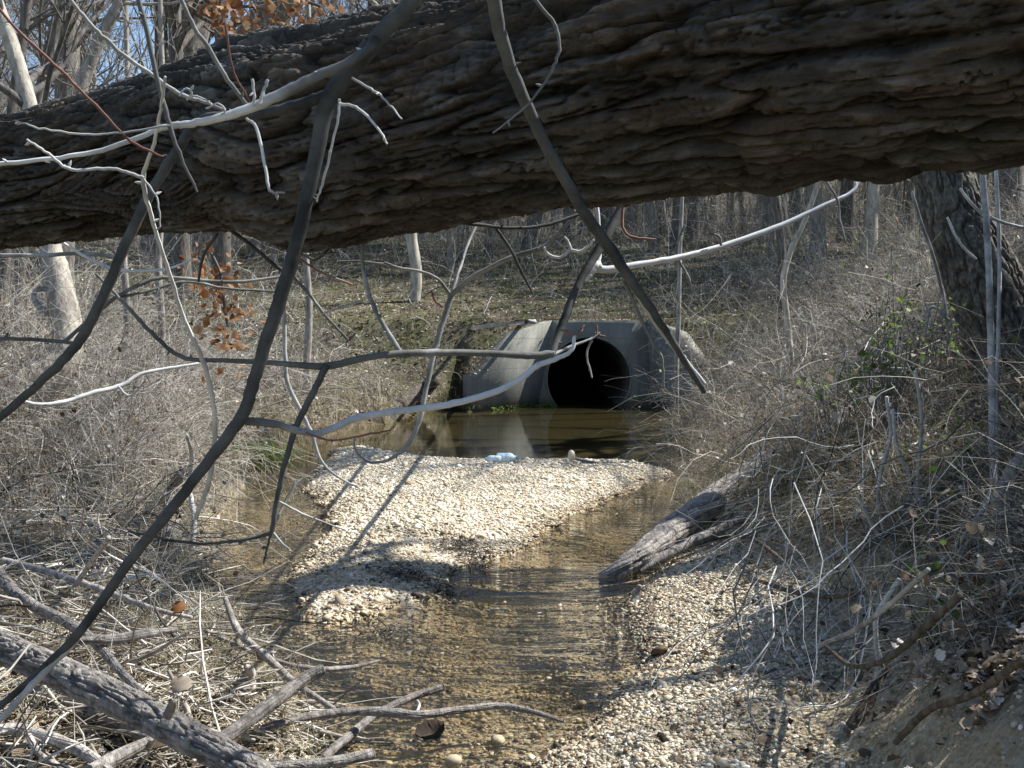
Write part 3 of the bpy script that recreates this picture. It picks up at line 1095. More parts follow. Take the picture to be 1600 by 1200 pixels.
def thing_of(name, label, cat, parts, group=None, origin=None):
    """parts: list of (part name, material, tint, [ (pts, d0, d1) ... ])"""
    first = parts[0][3][0]
    o3 = origin if origin is not None else P(first[0][0][0], first[0][0][1], first[1])
    root = empty(name, o3, label, cat, group)
    for pn, mt, ti, ls in parts:
        for pts, d0, d1 in ls:
            mb_ = MB()
            pq = pn
            sd = 10 if max((p[2] if len(p) == 3 else 3) for p in pts) > 5 else 6
            c_, r_ = stick(mb_, pts, d0, d1, sd, ti, jit=.0006)
            if isinstance(ti, tuple):
                tb_ = ti[1]
            else:
                tb_ = ti
            # buds
            nb = max(1, int(np.linalg.norm(c_[-1] - c_[0]) * 7))
            for _ in range(nb):
                j = rng.integers(1, len(c_) - 1)
                dv_ = rng.normal(size=3)
                dv_ /= np.linalg.norm(dv_)
                q = np.stack([c_[j], c_[j] + dv_ * (r_[j] + .004), c_[j] + dv_ * (r_[j] + .011)])
                mb_.add(*tubes(q[None], np.array([[.0022, .003, .0006]]), 4, tb_))
            mb_.build({"side_twigs": "side_twig", "red_tips": "red_tip"}.get(pn, pn), M[mt], root, origin=o3)
    return root


A0, A1 = 1.95, 2.15
thing_of("overhanging_sapling", "dark forked sapling slanting across the log down to the lower left corner", "sapling", [
    ("stem", 'stem', .18, [([(690, -90, 14), (645, 0, 13), (600, 47, 14), (560, 97, 14.5), (522, 143, 15), (507, 178, 13), (489, 270, 11.5), (466, 370, 11), (440, 460, 11), (415, 535, 10.5), (394, 605, 10), (377, 652, 10), (330, 715, 9), (280, 780, 8.5), (200, 880, 8), (130, 980, 7.5), (60, 1052, 6), (0, 1103, 5.5), (-160, 1250, 5)], 1.9, 2.15)]),
    ("branch", 'stem', (.15, .85), [([(588, 62, 9), (575, 78, 8), (540, 100, 8), (500, 117, 8.5), (450, 142, 9), (400, 165, 8), (350, 182, 7), (300, 193, 6), (268, 196, 5.5), (240, 205, 4.5), (160, 235, 4), (80, 248, 3.5), (0, 256, 3.5), (-90, 262, 3)], 1.9, 1.8)]),
    ("branch", 'stem', .22, [([(510, 150, 10), (470, 163, 9), (420, 175, 8), (370, 180, 7), (330, 183, 7), (300, 200, 7.5), (270, 245, 8), (235, 302, 8), (202, 370, 8.5), (175, 432, 8.5), (145, 498, 8.5), (112, 548, 8), (60, 600, 7), (0, 652, 6.5), (-60, 700, 6)], 1.95, 2.1)]),
    ("branch", 'stem', (.35, .92), [([(377, 656, 6), (405, 660, 7), (440, 665, 6), (490, 678, 5.5), (522, 668, 5.5), (560, 652, 5.5), (640, 640, 5.5), (700, 632, 5.5), (760, 617, 5), (808, 596, 5), (838, 572, 4.5), (870, 560, 4), (893, 547, 3.3), (898, 525, 2.6)], 2.05, 2.5)]),
    ("side_twigs", 'stem', .70, [
        ([(118, 1000, 6), (60, 1060, 5.5), (0, 1125, 5), (-60, 1190, 4)], 2.1, 2.1),
        ([(530, 155, 2.2), (525, 200, 2), (505, 280, 2), (495, 315, 1.5)], 1.9, 1.95),
        ([(550, 122, 2), (585, 142, 2), (605, 160, 1.6), (628, 186, 1.2)], 1.85, 1.8),
        ([(530, 162, 2.4), (560, 170, 2.3), (590, 200, 2), (605, 225, 1.4)], 1.85, 1.8),
        ([(397, 165, 2.6), (397, 145, 2.4), (394, 124, 2.6)], 1.85, 1.85), ([(405, 162, 3), (412, 142, 2.6), (418, 125, 2.8)], 1.85, 1.85),
        ([(385, 185, 2), (400, 200, 2.6), (415, 262, 2.6), (422, 298, 2.4), (445, 301, 1.4)], 1.85, 1.8)]),
    ("red_tips", 'redtwig', .5, [([(898, 525, 2.4), (886, 518, 2), (875, 515, 1.6)], 2.5, 2.5), ([(898, 525, 2.4), (908, 516, 2), (912, 508, 1.6)], 2.5, 2.52),
                                 ([(478, 676, 1.8), (520, 688, 1.6), (580, 678, 1.6), (610, 672, 1.2)], 2.1, 2.1)]),
])
thing_of("thin_sapling", "thin grey whip with red twigs crossing the log at the upper left", "sapling", [
    ("stem", 'stem', .35, [([(205, -60, 4.5), (218, 5, 4.2), (232, 60, 4), (247, 130, 3.8), (262, 185, 4), (275, 225, 3.2), (290, 262, 2.6), (308, 300, 2)], 1.72, 1.78)]),
    ("stem", 'stem', .80, [([(258, 120, 2.2), (250, 180, 2.8), (240, 226, 3), (224, 278, 3.8), (234, 330, 3.4), (249, 380, 3.2), (266, 430, 3.2), (288, 500, 3.4), (315, 560, 3.6), (330, 612, 3.8), (336, 670, 4), (327, 750, 4.2), (306, 810, 4)], 1.7, 2.6)]),
    ("twig", 'stem', .70, [([(224, 278, 3), (200, 270, 2.6), (170, 263, 2.6), (112, 265, 2.5), (76, 240, 2.2), (42, 218, 2)], 1.7, 1.65), ([(112, 265, 2), (100, 258, 1.8)], 1.68, 1.68),
                           ([(265, 196, 1.8), (180, 208, 1.8), (130, 210, 1.8), (60, 200, 1.7), (24, 188, 1.4)], 1.72, 1.65),
                           ([(225, 280, 2), (245, 310, 1.6), (250, 352, 1.4), (240, 360, 1.2)], 1.7, 1.7)]),
    ("twig", 'redtwig', .45, [([(-20, -10, 2.2), (30, 50, 2.4), (95, 110, 2.4), (150, 165, 2.3), (205, 220, 2.2), (255, 245, 1.8)], 1.6, 1.75),
                              ([(352, 40, 1.8), (365, 112, 1.8), (392, 160, 1.6)], 1.8, 1.85)]),
])
thing_of("thin_sapling", "pair of thin grey whips entering at the top edge left of the forked sapling", "sapling", [
    ("stem", 'stem', .45, [([(270, -30, 3.2), (300, 35, 3.4), (330, 82, 3.5), (356, 125, 3.5), (388, 166, 3)], 1.8, 1.88)]),
    ("stem", 'stem', .60, [([(95, -20, 3), (130, 25, 3), (165, 62, 3.2), (205, 95, 3.2), (240, 118, 3), (262, 135, 2.8), (290, 150, 3.2), (315, 158, 3), (352, 172, 2.4)], 1.7, 1.85)]),
    ("tendril", 'stem', .75, [([(280, 150, 1.6), (290, 138, 1.6), (300, 146, 1.6), (292, 156, 1.6), (305, 150, 1.6), (322, 156, 1.6), (330, 165, 1.6), (322, 170, 1.4), (340, 162, 1.5), (352, 172, 1.5), (345, 180, 1.2)], 1.8, 1.83)]),
])
thing_of("leaning_sapling", "long dark stem dropping from the top centre to the right wing of the culvert", "sapling", [
    ("stem", 'stem', .22, [([(765, -60, 12), (775, 20, 11.5), (794, 95, 10.5), (820, 157, 9.5), (850, 222, 9), (880, 275, 9), (915, 335, 9), (955, 392, 9), (995, 452, 8), (1040, 517, 6), (1075, 572, 5), (1100, 612, 4.5)], 1.85, 2.45)]),
    ("split_shoot", 'stem', .72, [([(978, 432, 4.5), (1020, 498, 4.5), (1058, 548, 4.2), (1100, 600, 4)], 2.28, 2.45)]),
    ("hanging_twig", 'stem', .45, [([(975, 440, 3), (997, 488, 2.8), (1022, 540, 2.6), (1034, 560, 2.6), (1036, 605, 2)], 2.3, 2.35),
                                   ([(1022, 540, 2), (1020, 565, 1.4)], 2.33, 2.33)]),
    ("curled_shoot", 'stem', .40, [([(815, -30, 3), (845, 10, 3), (866, 38, 3), (874, 72, 2.6), (862, 110, 2.2), (830, 158, 2), (800, 185, 1.6), (770, 208, 1.2)], 1.95, 1.95)]),
])
thing_of("creek_spanning_branch", "brown bare branch bent sideways in front of the round pipe mouth", "branch", [
    ("stem", 'stem', .25, [([(985, 290, 9), (975, 318, 8), (940, 382, 7.5), (905, 442, 6.5), (880, 503, 6.5), (862, 552, 6.5)], 3.2, 3.0)]),
    ("stem", 'stem', .40, [([(864, 552, 6.5), (830, 556, 6), (780, 553, 5.5), (720, 551, 5.5), (640, 552, 6), (575, 558, 5.5), (510, 572, 6), (440, 568, 4.5), (360, 563, 3.8), (290, 560, 3.5), (245, 528, 3.2), (195, 475, 2.8), (150, 428, 2)], 3.0, 2.5)]),
    ("hanging_shoot", 'stem', .20, [([(510, 572, 5.5), (490, 612, 5.5), (465, 662, 5), (446, 720, 4.5), (433, 780, 4.2), (425, 830, 4)], 2.75, 2.8),
                                    ([(425, 832, 3.2), (390, 842, 2.6), (330, 849, 2.5), (270, 845, 2.2), (200, 830, 1.8)], 2.8, 2.8),
                                    ([(424, 832, 2), (418, 855, 1.8), (412, 880, 1.5)], 2.8, 2.8)]),
    ("side_twigs", 'stem', .60, [([(627, 552, 4.5), (602, 512, 4), (577, 462, 3.8), (566, 405, 3.4), (570, 360, 3)], 2.9, 3.1),
                                 ([(425, 830, 2), (440, 795, 2.2), (460, 760, 2), (472, 748, 1.4)], 2.8, 2.85), ([(425, 830, 2), (440, 848, 1.8), (456, 862, 1.2)], 2.8, 2.8),
                                 ([(433, 782, 2), (480, 806, 1.8), (540, 828, 1.2)], 2.8, 2.9),
                                 ([(566, 470, 1.8), (540, 478, 1.6), (505, 490, 1.4)], 3, 3.05),
                                 ([(862, 556, 3), (895, 540, 2.4), (922, 530, 2), (937, 520, 1.8)], 3, 3.1), ([(925, 530, 1.8), (917, 555, 1.6), (925, 590, 1.2)], 3.1, 3.1)]),
    ("side_twigs", 'redtwig', .5, [([(922, 530, 2.2), (935, 524, 2), (945, 526, 1.6)], 3.1, 3.1), ([(933, 524, 2), (932, 508, 1.4)], 3.1, 3.1)]),
])
thing_of("white_barked_branch", "sunlit pale branch rising rightwards below the log from a knobbly joint", "branch", [
    ("stem", 'stem', .95, [([(916, 436, 5), (922, 424, 8), (932, 414, 8), (942, 421, 6), (1000, 413, 5), (1070, 400, 4.6), (1140, 381, 4.4), (1220, 352, 4.2), (1290, 320, 3.4), (1328, 302, 3), (1342, 284, 2.2)], 3.25, 3.6)]),
    ("upright_shoot", 'stem', .95, [([(934, 416, 5), (938, 385, 3.4), (936, 355, 3), (933, 318, 2.8)], 3.3, 3.35)]),
    ("side_twigs", 'stem', .60, [([(1290, 282, 2), (1308, 312, 2), (1312, 340, 1.8), (1320, 375, 1.6)], 3.5, 3.5), ([(1127, 383, 2.4), (1124, 370, 2), (1116, 366, 1.6)], 3.4, 3.4),
                                 ([(1070, 352, 2), (1060, 378, 2), (1060, 405, 2), (1075, 432, 1.8), (1082, 455, 1.5)], 3.4, 3.4)]),
])
thing_of("forked_shoot", "grey whip forking upward in the hill view left of the pipe", "sapling", [
    ("stem", 'stem', .55, [([(553, 682, 1.6), (556, 705, 1.8), (578, 722, 2.2), (610, 717, 2.6), (640, 690, 3.4), (656, 655, 3.8), (665, 610, 4), (676, 560, 4.2), (690, 510, 4.4), (706, 460, 4.6)], 3.4, 3.5)]),
    ("branch", 'stem', .60, [([(706, 460, 4.4), (740, 432, 4), (800, 402, 3.8), (850, 385, 3.4), (885, 352, 3), (905, 328, 2.6)], 3.5, 3.4), ([(706, 458, 3), (718, 420, 2.6), (735, 372, 2.4), (760, 322, 2)], 3.5, 3.7),
                             ([(703, 460, 3), (685, 437, 2.6), (660, 425, 2.4), (625, 418, 2), (600, 410, 1.8)], 3.5, 3.4),
                             ([(625, 418, 2), (595, 412, 1.8), (560, 408, 1.6), (530, 408, 1.4)], 3.45, 3.4)]),
    ("twig", 'stem', .9, [([(850, 386, 1.8), (858, 398, 2), (875, 402, 2.2), (890, 390, 2.4), (888, 378, 1.8), (882, 370, 1.4)], 3.4, 3.4), ([(890, 390, 2.2), (908, 392, 2), (922, 382, 1.8), (927, 374, 1.4)], 3.4, 3.4)]),
    ("twig", 'redtwig', .5, [([(675, 455, 1.8), (680, 470, 1.8), (693, 480, 1.4)], 3.4, 3.4)]),
])
thing_of("thin_sapling", "wavy pale whip hanging beside the main dark stem above the creek", "sapling", [
    ("stem", 'stem', .72, [([(438, 450, 2.6), (443, 490, 3.2), (446, 560, 3.4), (450, 600, 3.4), (468, 638, 3.4), (488, 680, 3.2), (498, 712, 2.6), (520, 740, 2), (560, 762, 1.5)], 3.2, 3.2)]),
    ("twig", 'stem', .55, [([(455, 430, 2.4), (485, 462, 2.6), (510, 495, 2.4), (545, 532, 2)], 3.2, 3.3), ([(470, 400, 1.8), (530, 395, 1.6)], 3.2, 3.2)]),
    ("twig", 'redtwig', .6, [([(455, 395, 1.8), (500, 425, 1.8), (550, 445, 1.8)], 3.2, 3.2), ([(545, 532, 1.8), (556, 520, 1.4)], 3.3, 3.3)]),
])
thing_of("low_bough", "grey horizontal twig reaching from the left edge just under the log", "branch", [
    ("stem", 'stem', .55, [([(-40, 398, 3), (60, 399, 3.2), (130, 396, 3), (190, 402, 2.6)], 2.9, 2.9)]),
    ("twig", 'stem', .8, [([(100, 380, 2), (140, 405, 2.4), (182, 421, 2.8), (230, 423, 2.6), (268, 418, 2), (300, 405, 1.6)], 2.8, 2.9)]),
])
thing_of("low_bough", "grey bough arcing through the brush above the pale leaning trunk", "branch", [
    ("stem", 'stem', .55, [([(100, 535, 3.4), (150, 490, 3.4), (185, 462, 3.4), (225, 442, 3.4), (260, 434, 3.4), (340, 440, 3.2), (380, 440, 3), (440, 432, 2.4)], 3.6, 3.9),
                           ([(185, 465, 2.6), (230, 455, 2.6), (290, 440, 2.6), (350, 450, 2.4), (420, 455, 2), (450, 455, 1.6)], 3.7, 4)]),
    ("twig", 'stem', .4, [([(-30, 528, 3.4), (60, 531, 3.4), (118, 536, 3)], 3.4, 3.5)]),
])
thing_of("low_bough", "white bent branch low on the left bank over the leaf litter", "branch", [
    ("stem", 'stem', .85, [([(36, 626, 2.4), (60, 632, 3.4), (100, 628, 3.8), (145, 614, 4), (190, 602, 3.8), (220, 584, 3.2), (260, 576, 2.8), (310, 568, 2.4)], 3.8, 4.2)]),
    ("twig", 'stem', .7, [([(185, 604, 1.8), (200, 618, 1.8), (215, 610, 1.5), (228, 592, 1.2)], 3.9, 3.9)]),
])
thing_of("hanging_twig", "dark twig curving down against the hill from the log's underside at centre", "branch", [
    ("stem", 'stem', .2, [([(690, 345, 3.4), (740, 350, 3), (800, 356, 3), (850, 352, 3), (905, 335, 3)], 3.0, 3.2), ([(770, 350, 2.6), (795, 385, 2.4), (815, 425, 2.2), (832, 458, 1.8)], 3.1, 3.2),
                          ([(340, 345, 3), (385, 378, 3), (430, 415, 3), (455, 435, 2.4)], 3.4, 3.4), ([(340, 365, 2.2), (318, 400, 2.4), (310, 440, 2)], 3.4, 3.4),
                          ([(470, 395, 2.4), (495, 405, 2.2), (525, 375, 2)], 3.4, 3.4)]),
])
thing_of("hanging_twig", "red tipped twig hanging under the log right of the crossed stems", "branch", [
    ("stem", 'redtwig', .6, [([(978, 300, 2.4), (972, 335, 2.4), (976, 362, 2.2), (995, 372, 2.2), (1025, 374, 1.6)], 3.1, 3.1)]),
])

# ------------------------------------------------------------------ tree generator


def children_of(C, Rr, m, t0, t1, ang, lf, K, wig, grav, rf, L=None, minr=.0018):
    """m children from random parents"""
    N, Kp, _ = C.shape
    Lp = np.linalg.norm(np.diff(C, axis=1), axis=2).sum(1) if L is None else L
    w_ = Lp / Lp.sum()
    par = rng.choice(N, m, p=w_)
    t_ = U(t0, t1, m) * (Kp - 1)
    i_ = np.minimum(t_.astype(int), Kp - 2)
    f_ = (t_ - i_)[:, None]
    pos = C[par, i_] * (1 - f_) + C[par, i_ + 1] * f_
    rp_ = Rr[par, i_] * (1 - f_[:, 0]) + Rr[par, i_ + 1] * f_[:, 0]
    tg = C[par, i_ + 1] - C[par, i_]
    tg /= np.linalg.norm(tg, axis=1)[:, None] + 1e-9
    rd = rng.normal(size=(m, 3))
    rd -= tg * (rd * tg).sum(1)[:, None]
    rd /= np.linalg.norm(rd, axis=1)[:, None]
    an = U(ang[0], ang[1], m)[:, None]
    d_ = tg * np.cos(an) + rd * np.sin(an)
    Lc = Lp[par] * U(lf[0], lf[1], m) * (1.15 - .6 * t_ / (Kp - 1))
    c_ = curvy(pos, d_, Lc, K, wig, grav)
    r0_ = np.maximum(rp_ * U(rf[0], rf[1], m), minr)
    r_ = r0_[:, None] * np.linspace(1, .3, K)[None]
    return c_, np.maximum(r_, minr * .7)


def tree_mesh(name, h, r0, mat, lean=(0, 0), nl=22, nb=90, nt=500, t0=.35, bow=.25, sides=10, tint=.5, twigr=.004, trunk_pts=None, radii=None, cmat=None, limb=(.22, .42)):
    """returns (trunk mesh, crown mesh) standing at the origin"""
    K = 16
    if trunk_pts is None:
        tt = np.linspace(0, 1, K)
        ph, ph2 = U(0, 6.28), U(0, 6.28)
        C = np.stack([lean[0] * h * tt ** 1.2 + bow * np.sin(tt * 4 + ph) - bow * math.sin(ph), lean[1] * h * tt + bow * np.sin(tt * 3.3 + ph2) - bow * math.sin(ph2), h * tt - .25 * (tt == 0)], -1)
        Rr = r0 * (1.0 - .85 * tt) + .35 * r0 * np.exp(-tt * h / .35)
    else:
        C, Rr = trunk_pts, radii
        K = len(C)
    mb_ = MB()
    mb_.add(*tubes(C[None], Rr[None], sides, tint, rough=.035))
    tm = mb_.mesh("trunk", M[mat])
    Lt = np.linalg.norm(np.diff(C, axis=0), axis=1).sum()
    c1, r1 = children_of(C[None], Rr[None], nl, t0, 1.0, (.5, 1.15), limb, 8, .13, .55, (.35, .6))
    c2, r2 = children_of(c1, r1, nb, .2, 1, (.4, 1.0), (.35, .7), 6, .16, .3, (.4, .65), minr=twigr)
    c3, r3 = children_of(c2, r2, nt, .15, 1, (.4, 1.1), (.35, .8), 5, .18, .15, (.4, .6), minr=twigr)
    mb2 = MB()
    mb2.add(*tubes(c1, r1, 6, tint))
    mb2.add(*tubes(c2, r2, 4, tint))
    mb2.add(*tubes(c3, r3, 3, tint + .1))
    cm = mb2.mesh("crown", M[cmat or mat])
    return tm, cm


def place_tree(name, meshes, loc, rz, sc, label, cat="tree", group=None):
    root = empty(name, loc, label, cat, group)
    root.rotation_euler = (0, 0, rz)
    root.scale = (sc, sc, sc)
    for pn, me in zip(("trunk", "crown"), meshes):
        o_ = bpy.data.objects.new(pn, me)
        S.collection.objects.link(o_)
        o_.parent = root
    return root


protos = []
for k in range(9):
    hgt_ = [15, 17, 13, 18, 11, 14, 16, 9, 12][k]
    rad = [.17, .24, .11, .30, .07, .13, .20, .05, .09][k]
    mt = ['greytree', 'darktree', 'greytree', 'darktree', 'greytree', 'darktree', 'paletree', 'greytree', 'darktree'][k]
    protos.append(tree_mesh("p", hgt_, rad, mt, (U(-.08, .08), U(-.08, .08)), nl=[22, 26, 20, 28, 18, 20, 24, 16, 18][k], nb=110, nt=520, t0=.28 if rad < .15 else .38,
                            bow=.3, sides=9, tint=.5, twigr=.0055))

used_xy = []


def ok_spot(x, y, md):
    for a_, b_ in used_xy:
        if (a_ - x) ** 2 + (b_ - y) ** 2 < md * md:
            return False
    used_xy.append((x, y))
    return True


kinds_lab = {0: "grey bare tree", 1: "dark furrowed bare tree", 2: "slim grey bare tree", 3: "thick dark bare tree", 4: "thin grey young tree", 5: "dark slender bare tree",
             6: "pale barked bare tree", 7: "whip-thin young tree", 8: "narrow dark young tree"}
zones = [(25.0, 34, 30, "on the slope behind the culvert"), (34, 52, 75, "along the crest of the slope"), (52, 80, 85, "in the thick woods past the crest"), (80, 120, 85, "on the distant wooded ridge")]
_o = ["", "second ", "third ", "fourth ", "fifth ", "sixth ", "seventh ", "eighth ", "ninth ", "tenth "]


def ordn(j, n):
    if j < (n + 1) // 2 or j < 1:
        return "leftmost" if j == 0 else (_o[min(j, 9)] + "from left")
    q = n - 1 - j
    return "rightmost" if q == 0 else (_o[min(q, 9)] + "from right")


for zi, (za, zb, cnt, where) in enumerate(zones):
    spots = {}
    made = tries = 0
    while made < cnt and tries < 4000:
        tries += 1
        y = math.sqrt(U(za * za, zb * zb))
        x = U(-.60, .60) * y
        if y < 31 and abs(x - 1.7) < 5.5:
            continue
        if y > 33 and x < -.20 * y and rng.random() < .8:
            continue
        if not ok_spot(x, y, 1.1 if za < 40 else 1.4):
            continue
        k = int(rng.choice([0, 1, 2, 3, 4, 5, 6, 7, 8], p=[.12, .10, .16, .05, .17, .13, .05, .12, .10]))
        spots.setdefault(k, []).append((x, y))
        made += 1
    for k, ls in spots.items():
        subs = {"": ls}
        if zi > 1:
            subs = {}
            for q in ls:
                sd_ = "left part" if q[0] < -.18 * q[1] else ("right part" if q[0] > .18 * q[1] else "middle part")
                subs.setdefault(sd_, []).append(q)
        for sd_, lq in subs.items():
            lq.sort(key=lambda q: q[0] / q[1])
            for j, (x, y) in enumerate(lq):
                tail = f"{kinds_lab[k]} {where}" + (f", {sd_}" if sd_ else "")
                lab = f"{ordn(j, len(lq))} {tail}" if len(lq) > 1 else f"only {tail}"
                place_tree("bare_tree", protos[k], (x, y, tz(x, y) - .1), U(0, 6.28), U(.85, 1.2), lab, "tree", f"{kinds_lab[k]}s {where} {sd_}".strip())

# trees traced singly
single = [
    # label, base px, base py(on ground estimated) depth, proto, lean
]


def traced_tree(name, label, mat, rows, d0, d1, nl=10, nb=34, nt=150, t0=.5, extend=6.0, sides=20, tint=.5, twigr=.004, cmat=None, group=None, limb=(.15, .32), root_flare=True):
    """trunk through (px,py,rpx) rows from the ground up, then carried on upward out of view"""
    c_, r_ = poly_curve(rows, d0, d1, 8)
    T_ = c_[-1] - c_[-6]
    T_ /= np.linalg.norm(T_)
    T_ = T_ * .75 + np.array([0, 0, .45])
    T_ /= np.linalg.norm(T_)
    e_ = np.linspace(0, 1, 18)[1:, None]
    c_ = np.vstack([c_, c_[-1] + T_ * e_ * extend + .25 * np.sin(e_ * 5) * np.array([1, .5, 0])])
    r_ = np.concatenate([r_, r_[-1] * (1 - .8 * e_[:, 0])])
    base = c_[0].copy()
    g_ = tz(base[0], base[1])
    if base[2] > g_ - .1:
        c_ = np.vstack([[base[0], base[1], min(g_, base[2]) - .15], c_])
        r_ = np.concatenate([[r_[0] * 1.2], r_])
    o3 = c_[0]
    tm, cm = tree_mesh(name, 1, 1, mat, nl=nl, nb=nb, nt=nt, t0=t0, sides=sides, tint=tint, twigr=twigr, trunk_pts=c_ - o3, radii=r_, cmat=cmat, limb=limb)
    return place_tree(name, (tm, cm), o3, 0, 1, label, "tree", group)


traced_tree("leaning_tree", "pale smooth crooked trunk leaning in from the left edge of the picture", 'paletree',
            [(-330, 800, 48), (-150, 725, 45), (-20, 655, 40), (50, 608, 36), (95, 565, 27), (106, 525, 23), (97, 470, 22), (90, 425, 18), (78, 380, 16), (72, 300, 14), (50, 180, 12), (15, 60, 11), (-20, -30, 10)], 8.0, 9.2, t0=.62, nl=10, tint=.36, cmat='darktree')
traced_tree("dark_tree", "stout dark grey trunk against the sky at top left behind the log", 'darktree', [(95, 480, 19), (98, 350, 18), (104, 180, 18), (106, 80, 18), (108, -30, 17)], 20, 20, t0=.5, extend=9, tint=.65)
traced_tree("big_grey_tree", "big light grey trunk behind the top left of the log, tilted to the right", 'greytree',
            [(240, 430, 27), (245, 400, 27), (262, 300, 29), (275, 180, 29), (297, 60, 29), (318, -40, 28)], 31, 31, t0=.55, extend=9, tint=.42, cmat='greytree')
traced_tree("big_grey_tree", "grey trunk slanting up rightwards behind the clump of orange oak leaves", 'greytree',
            [(306, 430, 20), (312, 400, 22), (330, 250, 27), (350, 130, 27), (400, 55, 27), (450, -10, 26), (500, -80, 24)], 31, 31, t0=.55, extend=9, tint=.6)
traced_tree("snag", "broken leaning stem with orange rotten wood behind the top left of the log", 'greytree',
            [(70, 480, 12), (95, 300, 12), (120, 160, 12), (140, 100, 10), (165, 45, 9), (200, -20, 8)], 12, 12, t0=.6, extend=4, tint=.6)
traced_tree("dark_tree", "dark slim stem in the far top left corner beyond the log", 'darktree', [(5, 500, 9), (10, 330, 8), (18, 180, 7), (32, 80, 7), (48, -20, 6)], 11, 11, t0=.4, extend=6)
traced_tree("dark_tree", "dark sapling stem against the sky between the pale trunk and the snag", 'darktree', [(20, 520, 9), (45, 300, 8), (60, 150, 7), (85, 60, 6), (100, -30, 6)], 15, 15, t0=.3, extend=6)
traced_tree("slim_tree", "pale slim trunk with a slight bow standing alone on the slope left of the culvert", 'paletree',
            [(640, 522, 11), (648, 470, 9), (650, 420, 9), (643, 370, 8.5), (640, 300, 8), (648, 200, 7.5), (655, 60, 7), (655, -60, 6)], 25, 25, t0=.5, extend=5, tint=.45)
traced_tree("slim_tree", "thin upright stem just right of the bowed pale trunk on the slope", 'greytree', [(703, 455, 5), (703, 380, 5), (700, 300, 4.5), (705, 150, 4)], 29, 29, t0=.4)
traced_tree("slim_tree", "dark leaning trunk on the crest above the culvert's left wing", 'darktree', [(822, 400, 11), (830, 360, 10), (842, 320, 9), (850, 200, 9)], 33, 33, t0=.4)
traced_tree("slim_tree", "dark upright trunk on the crest left of the crossed stems", 'darktree', [(765, 395, 9), (768, 350, 8), (766, 300, 8), (760, 150, 8)], 33, 33, t0=.4)
traced_tree("slim_tree", "grey straight trunk on the crest right of the crossed stems", 'greytree', [(1022, 385, 9), (1018, 340, 8), (1012, 290, 8), (1008, 150, 8)], 32, 32, t0=.4)
traced_tree("slim_tree", "wide pale grey trunk far behind the white branch", 'greytree', [(1278, 360, 12), (1275, 320, 11), (1270, 280, 11), (1266, 150, 10)], 30, 30, t0=.4)
traced_tree("slim_tree", "short dark trunk behind the white branch tip under the log", 'darktree', [(1222, 395, 6), (1218, 345, 6), (1210, 285, 6), (1200, 150, 6)], 22, 22, t0=.4)
traced_tree("slim_tree", "thin pale pole rising from the bank beside the culvert's right wing", 'greytree', [(1057, 560, 4), (1060, 500, 3.6), (1062, 400, 3.4), (1066, 300, 3), (1070, 120, 3)], 20, 20, t0=.5, tint=.7)
traced_tree("slim_tree", "mottled white sapling on the right bank among the brambles", 'paletree', [(1235, 560, 6), (1230, 500, 5), (1224, 440, 5), (1236, 390, 4.5), (1255, 350, 4), (1285, 270, 4)], 13, 13, t0=.4, tint=.6, extend=3)
for bx_, by_, wd, lab in ((195, 560, 13, "grey sapling at the far left of the slope"), (250, 590, 12, "straight sapling on the left bank behind the hanging oak leaves"), (480, 560, 17, "grey sapling rising over the pool's left bank")):
    traced_tree("young_tree", lab, 'greytree', [(bx_, by_, 6), (bx_ + 3, by_ - 80, 5.5), (bx_ - 2, by_ - 180, 5), (bx_ + 6, by_ - 330, 4.5), (bx_, by_ - 600, 4)], wd, wd, t0=.4, extend=2, tint=.6)

# big oak on the right bank with its own furrowed bark
rows = [(1900, 1130, 110), (1840, 1030, 95), (1780, 930, 82), (1690, 800, 72), (1606, 620, 64), (1570, 520, 60), (1532, 430, 56), (1492, 340, 49), (1470, 265, 44), (1440, 120, 40), (1400, -40, 38), (1350, -250, 34)]
c_, r_ = poly_curve(rows, 7.2, 7.9, 8)
T_ = np.array([-.25, .08, .95])
e_ = np.linspace(0, 1, 16)[1:, None]
cfull = np.vstack([c_, c_[-1] + T_ * e_ * 9])
rfull = np.concatenate([r_, r_[-1] * (1 - .8 * e_[:, 0])])
Vq, fq2, tq2, Cq, Rq = bark_tube(cfull, rfull, .012, 4.6, 200, .030, .012, 4.5, 15)
oak = empty("oak_tree", Cq[0], "dark rough barked trunk leaning left on the right bank, its right side in the sun", "tree")
mb = MB()
mb.add(Vq, fq2, tq2)
mb.build("trunk", M['oak'], oak, origin=Cq[0])
c1, r1 = children_of(Cq[None, -60:], Rq[None, -60:], 16, .2, 1, (.5, 1.1), (.35, .6), 8, .13, .4, (.35, .6))
c2, r2 = children_of(c1, r1, 50, .2, 1, (.4, 1), (.35, .7), 6, .16, .3, (.4, .65))
c3, r3 = children_of(c2, r2, 200, .15, 1, (.4, 1.1), (.35, .8), 5, .18, .15, (.4, .6), minr=.003)
mb = MB()
mb.add(*tubes(c1, r1, 7, .4))
mb.add(*tubes(c2, r2, 4, .4))
mb.add(*tubes(c3, r3, 3, .4))
mb.build("crown", M['darktree'], oak, origin=Cq[0])

# trees standing out of view on the right bank; they shade it
for x, y, k, s_, lab in [(5.4, 9.3, 1, 1.0, "dark furrowed tree on the right bank just past the oak"), (12, 19.5, 3, 1.0, "thick dark tree well back on the right bank"),
                         (8.5, 18, 1, 1.0, "furrowed tree on the right bank level with the culvert"), (14, 8.5, 1, 1.0, "dark tree far back on the right bank")]:
    place_tree("bank_tree", protos[k], (x, y, tz(x, y) - .1), U(0, 6), s_, lab, "tree", "trees on top of the right bank")

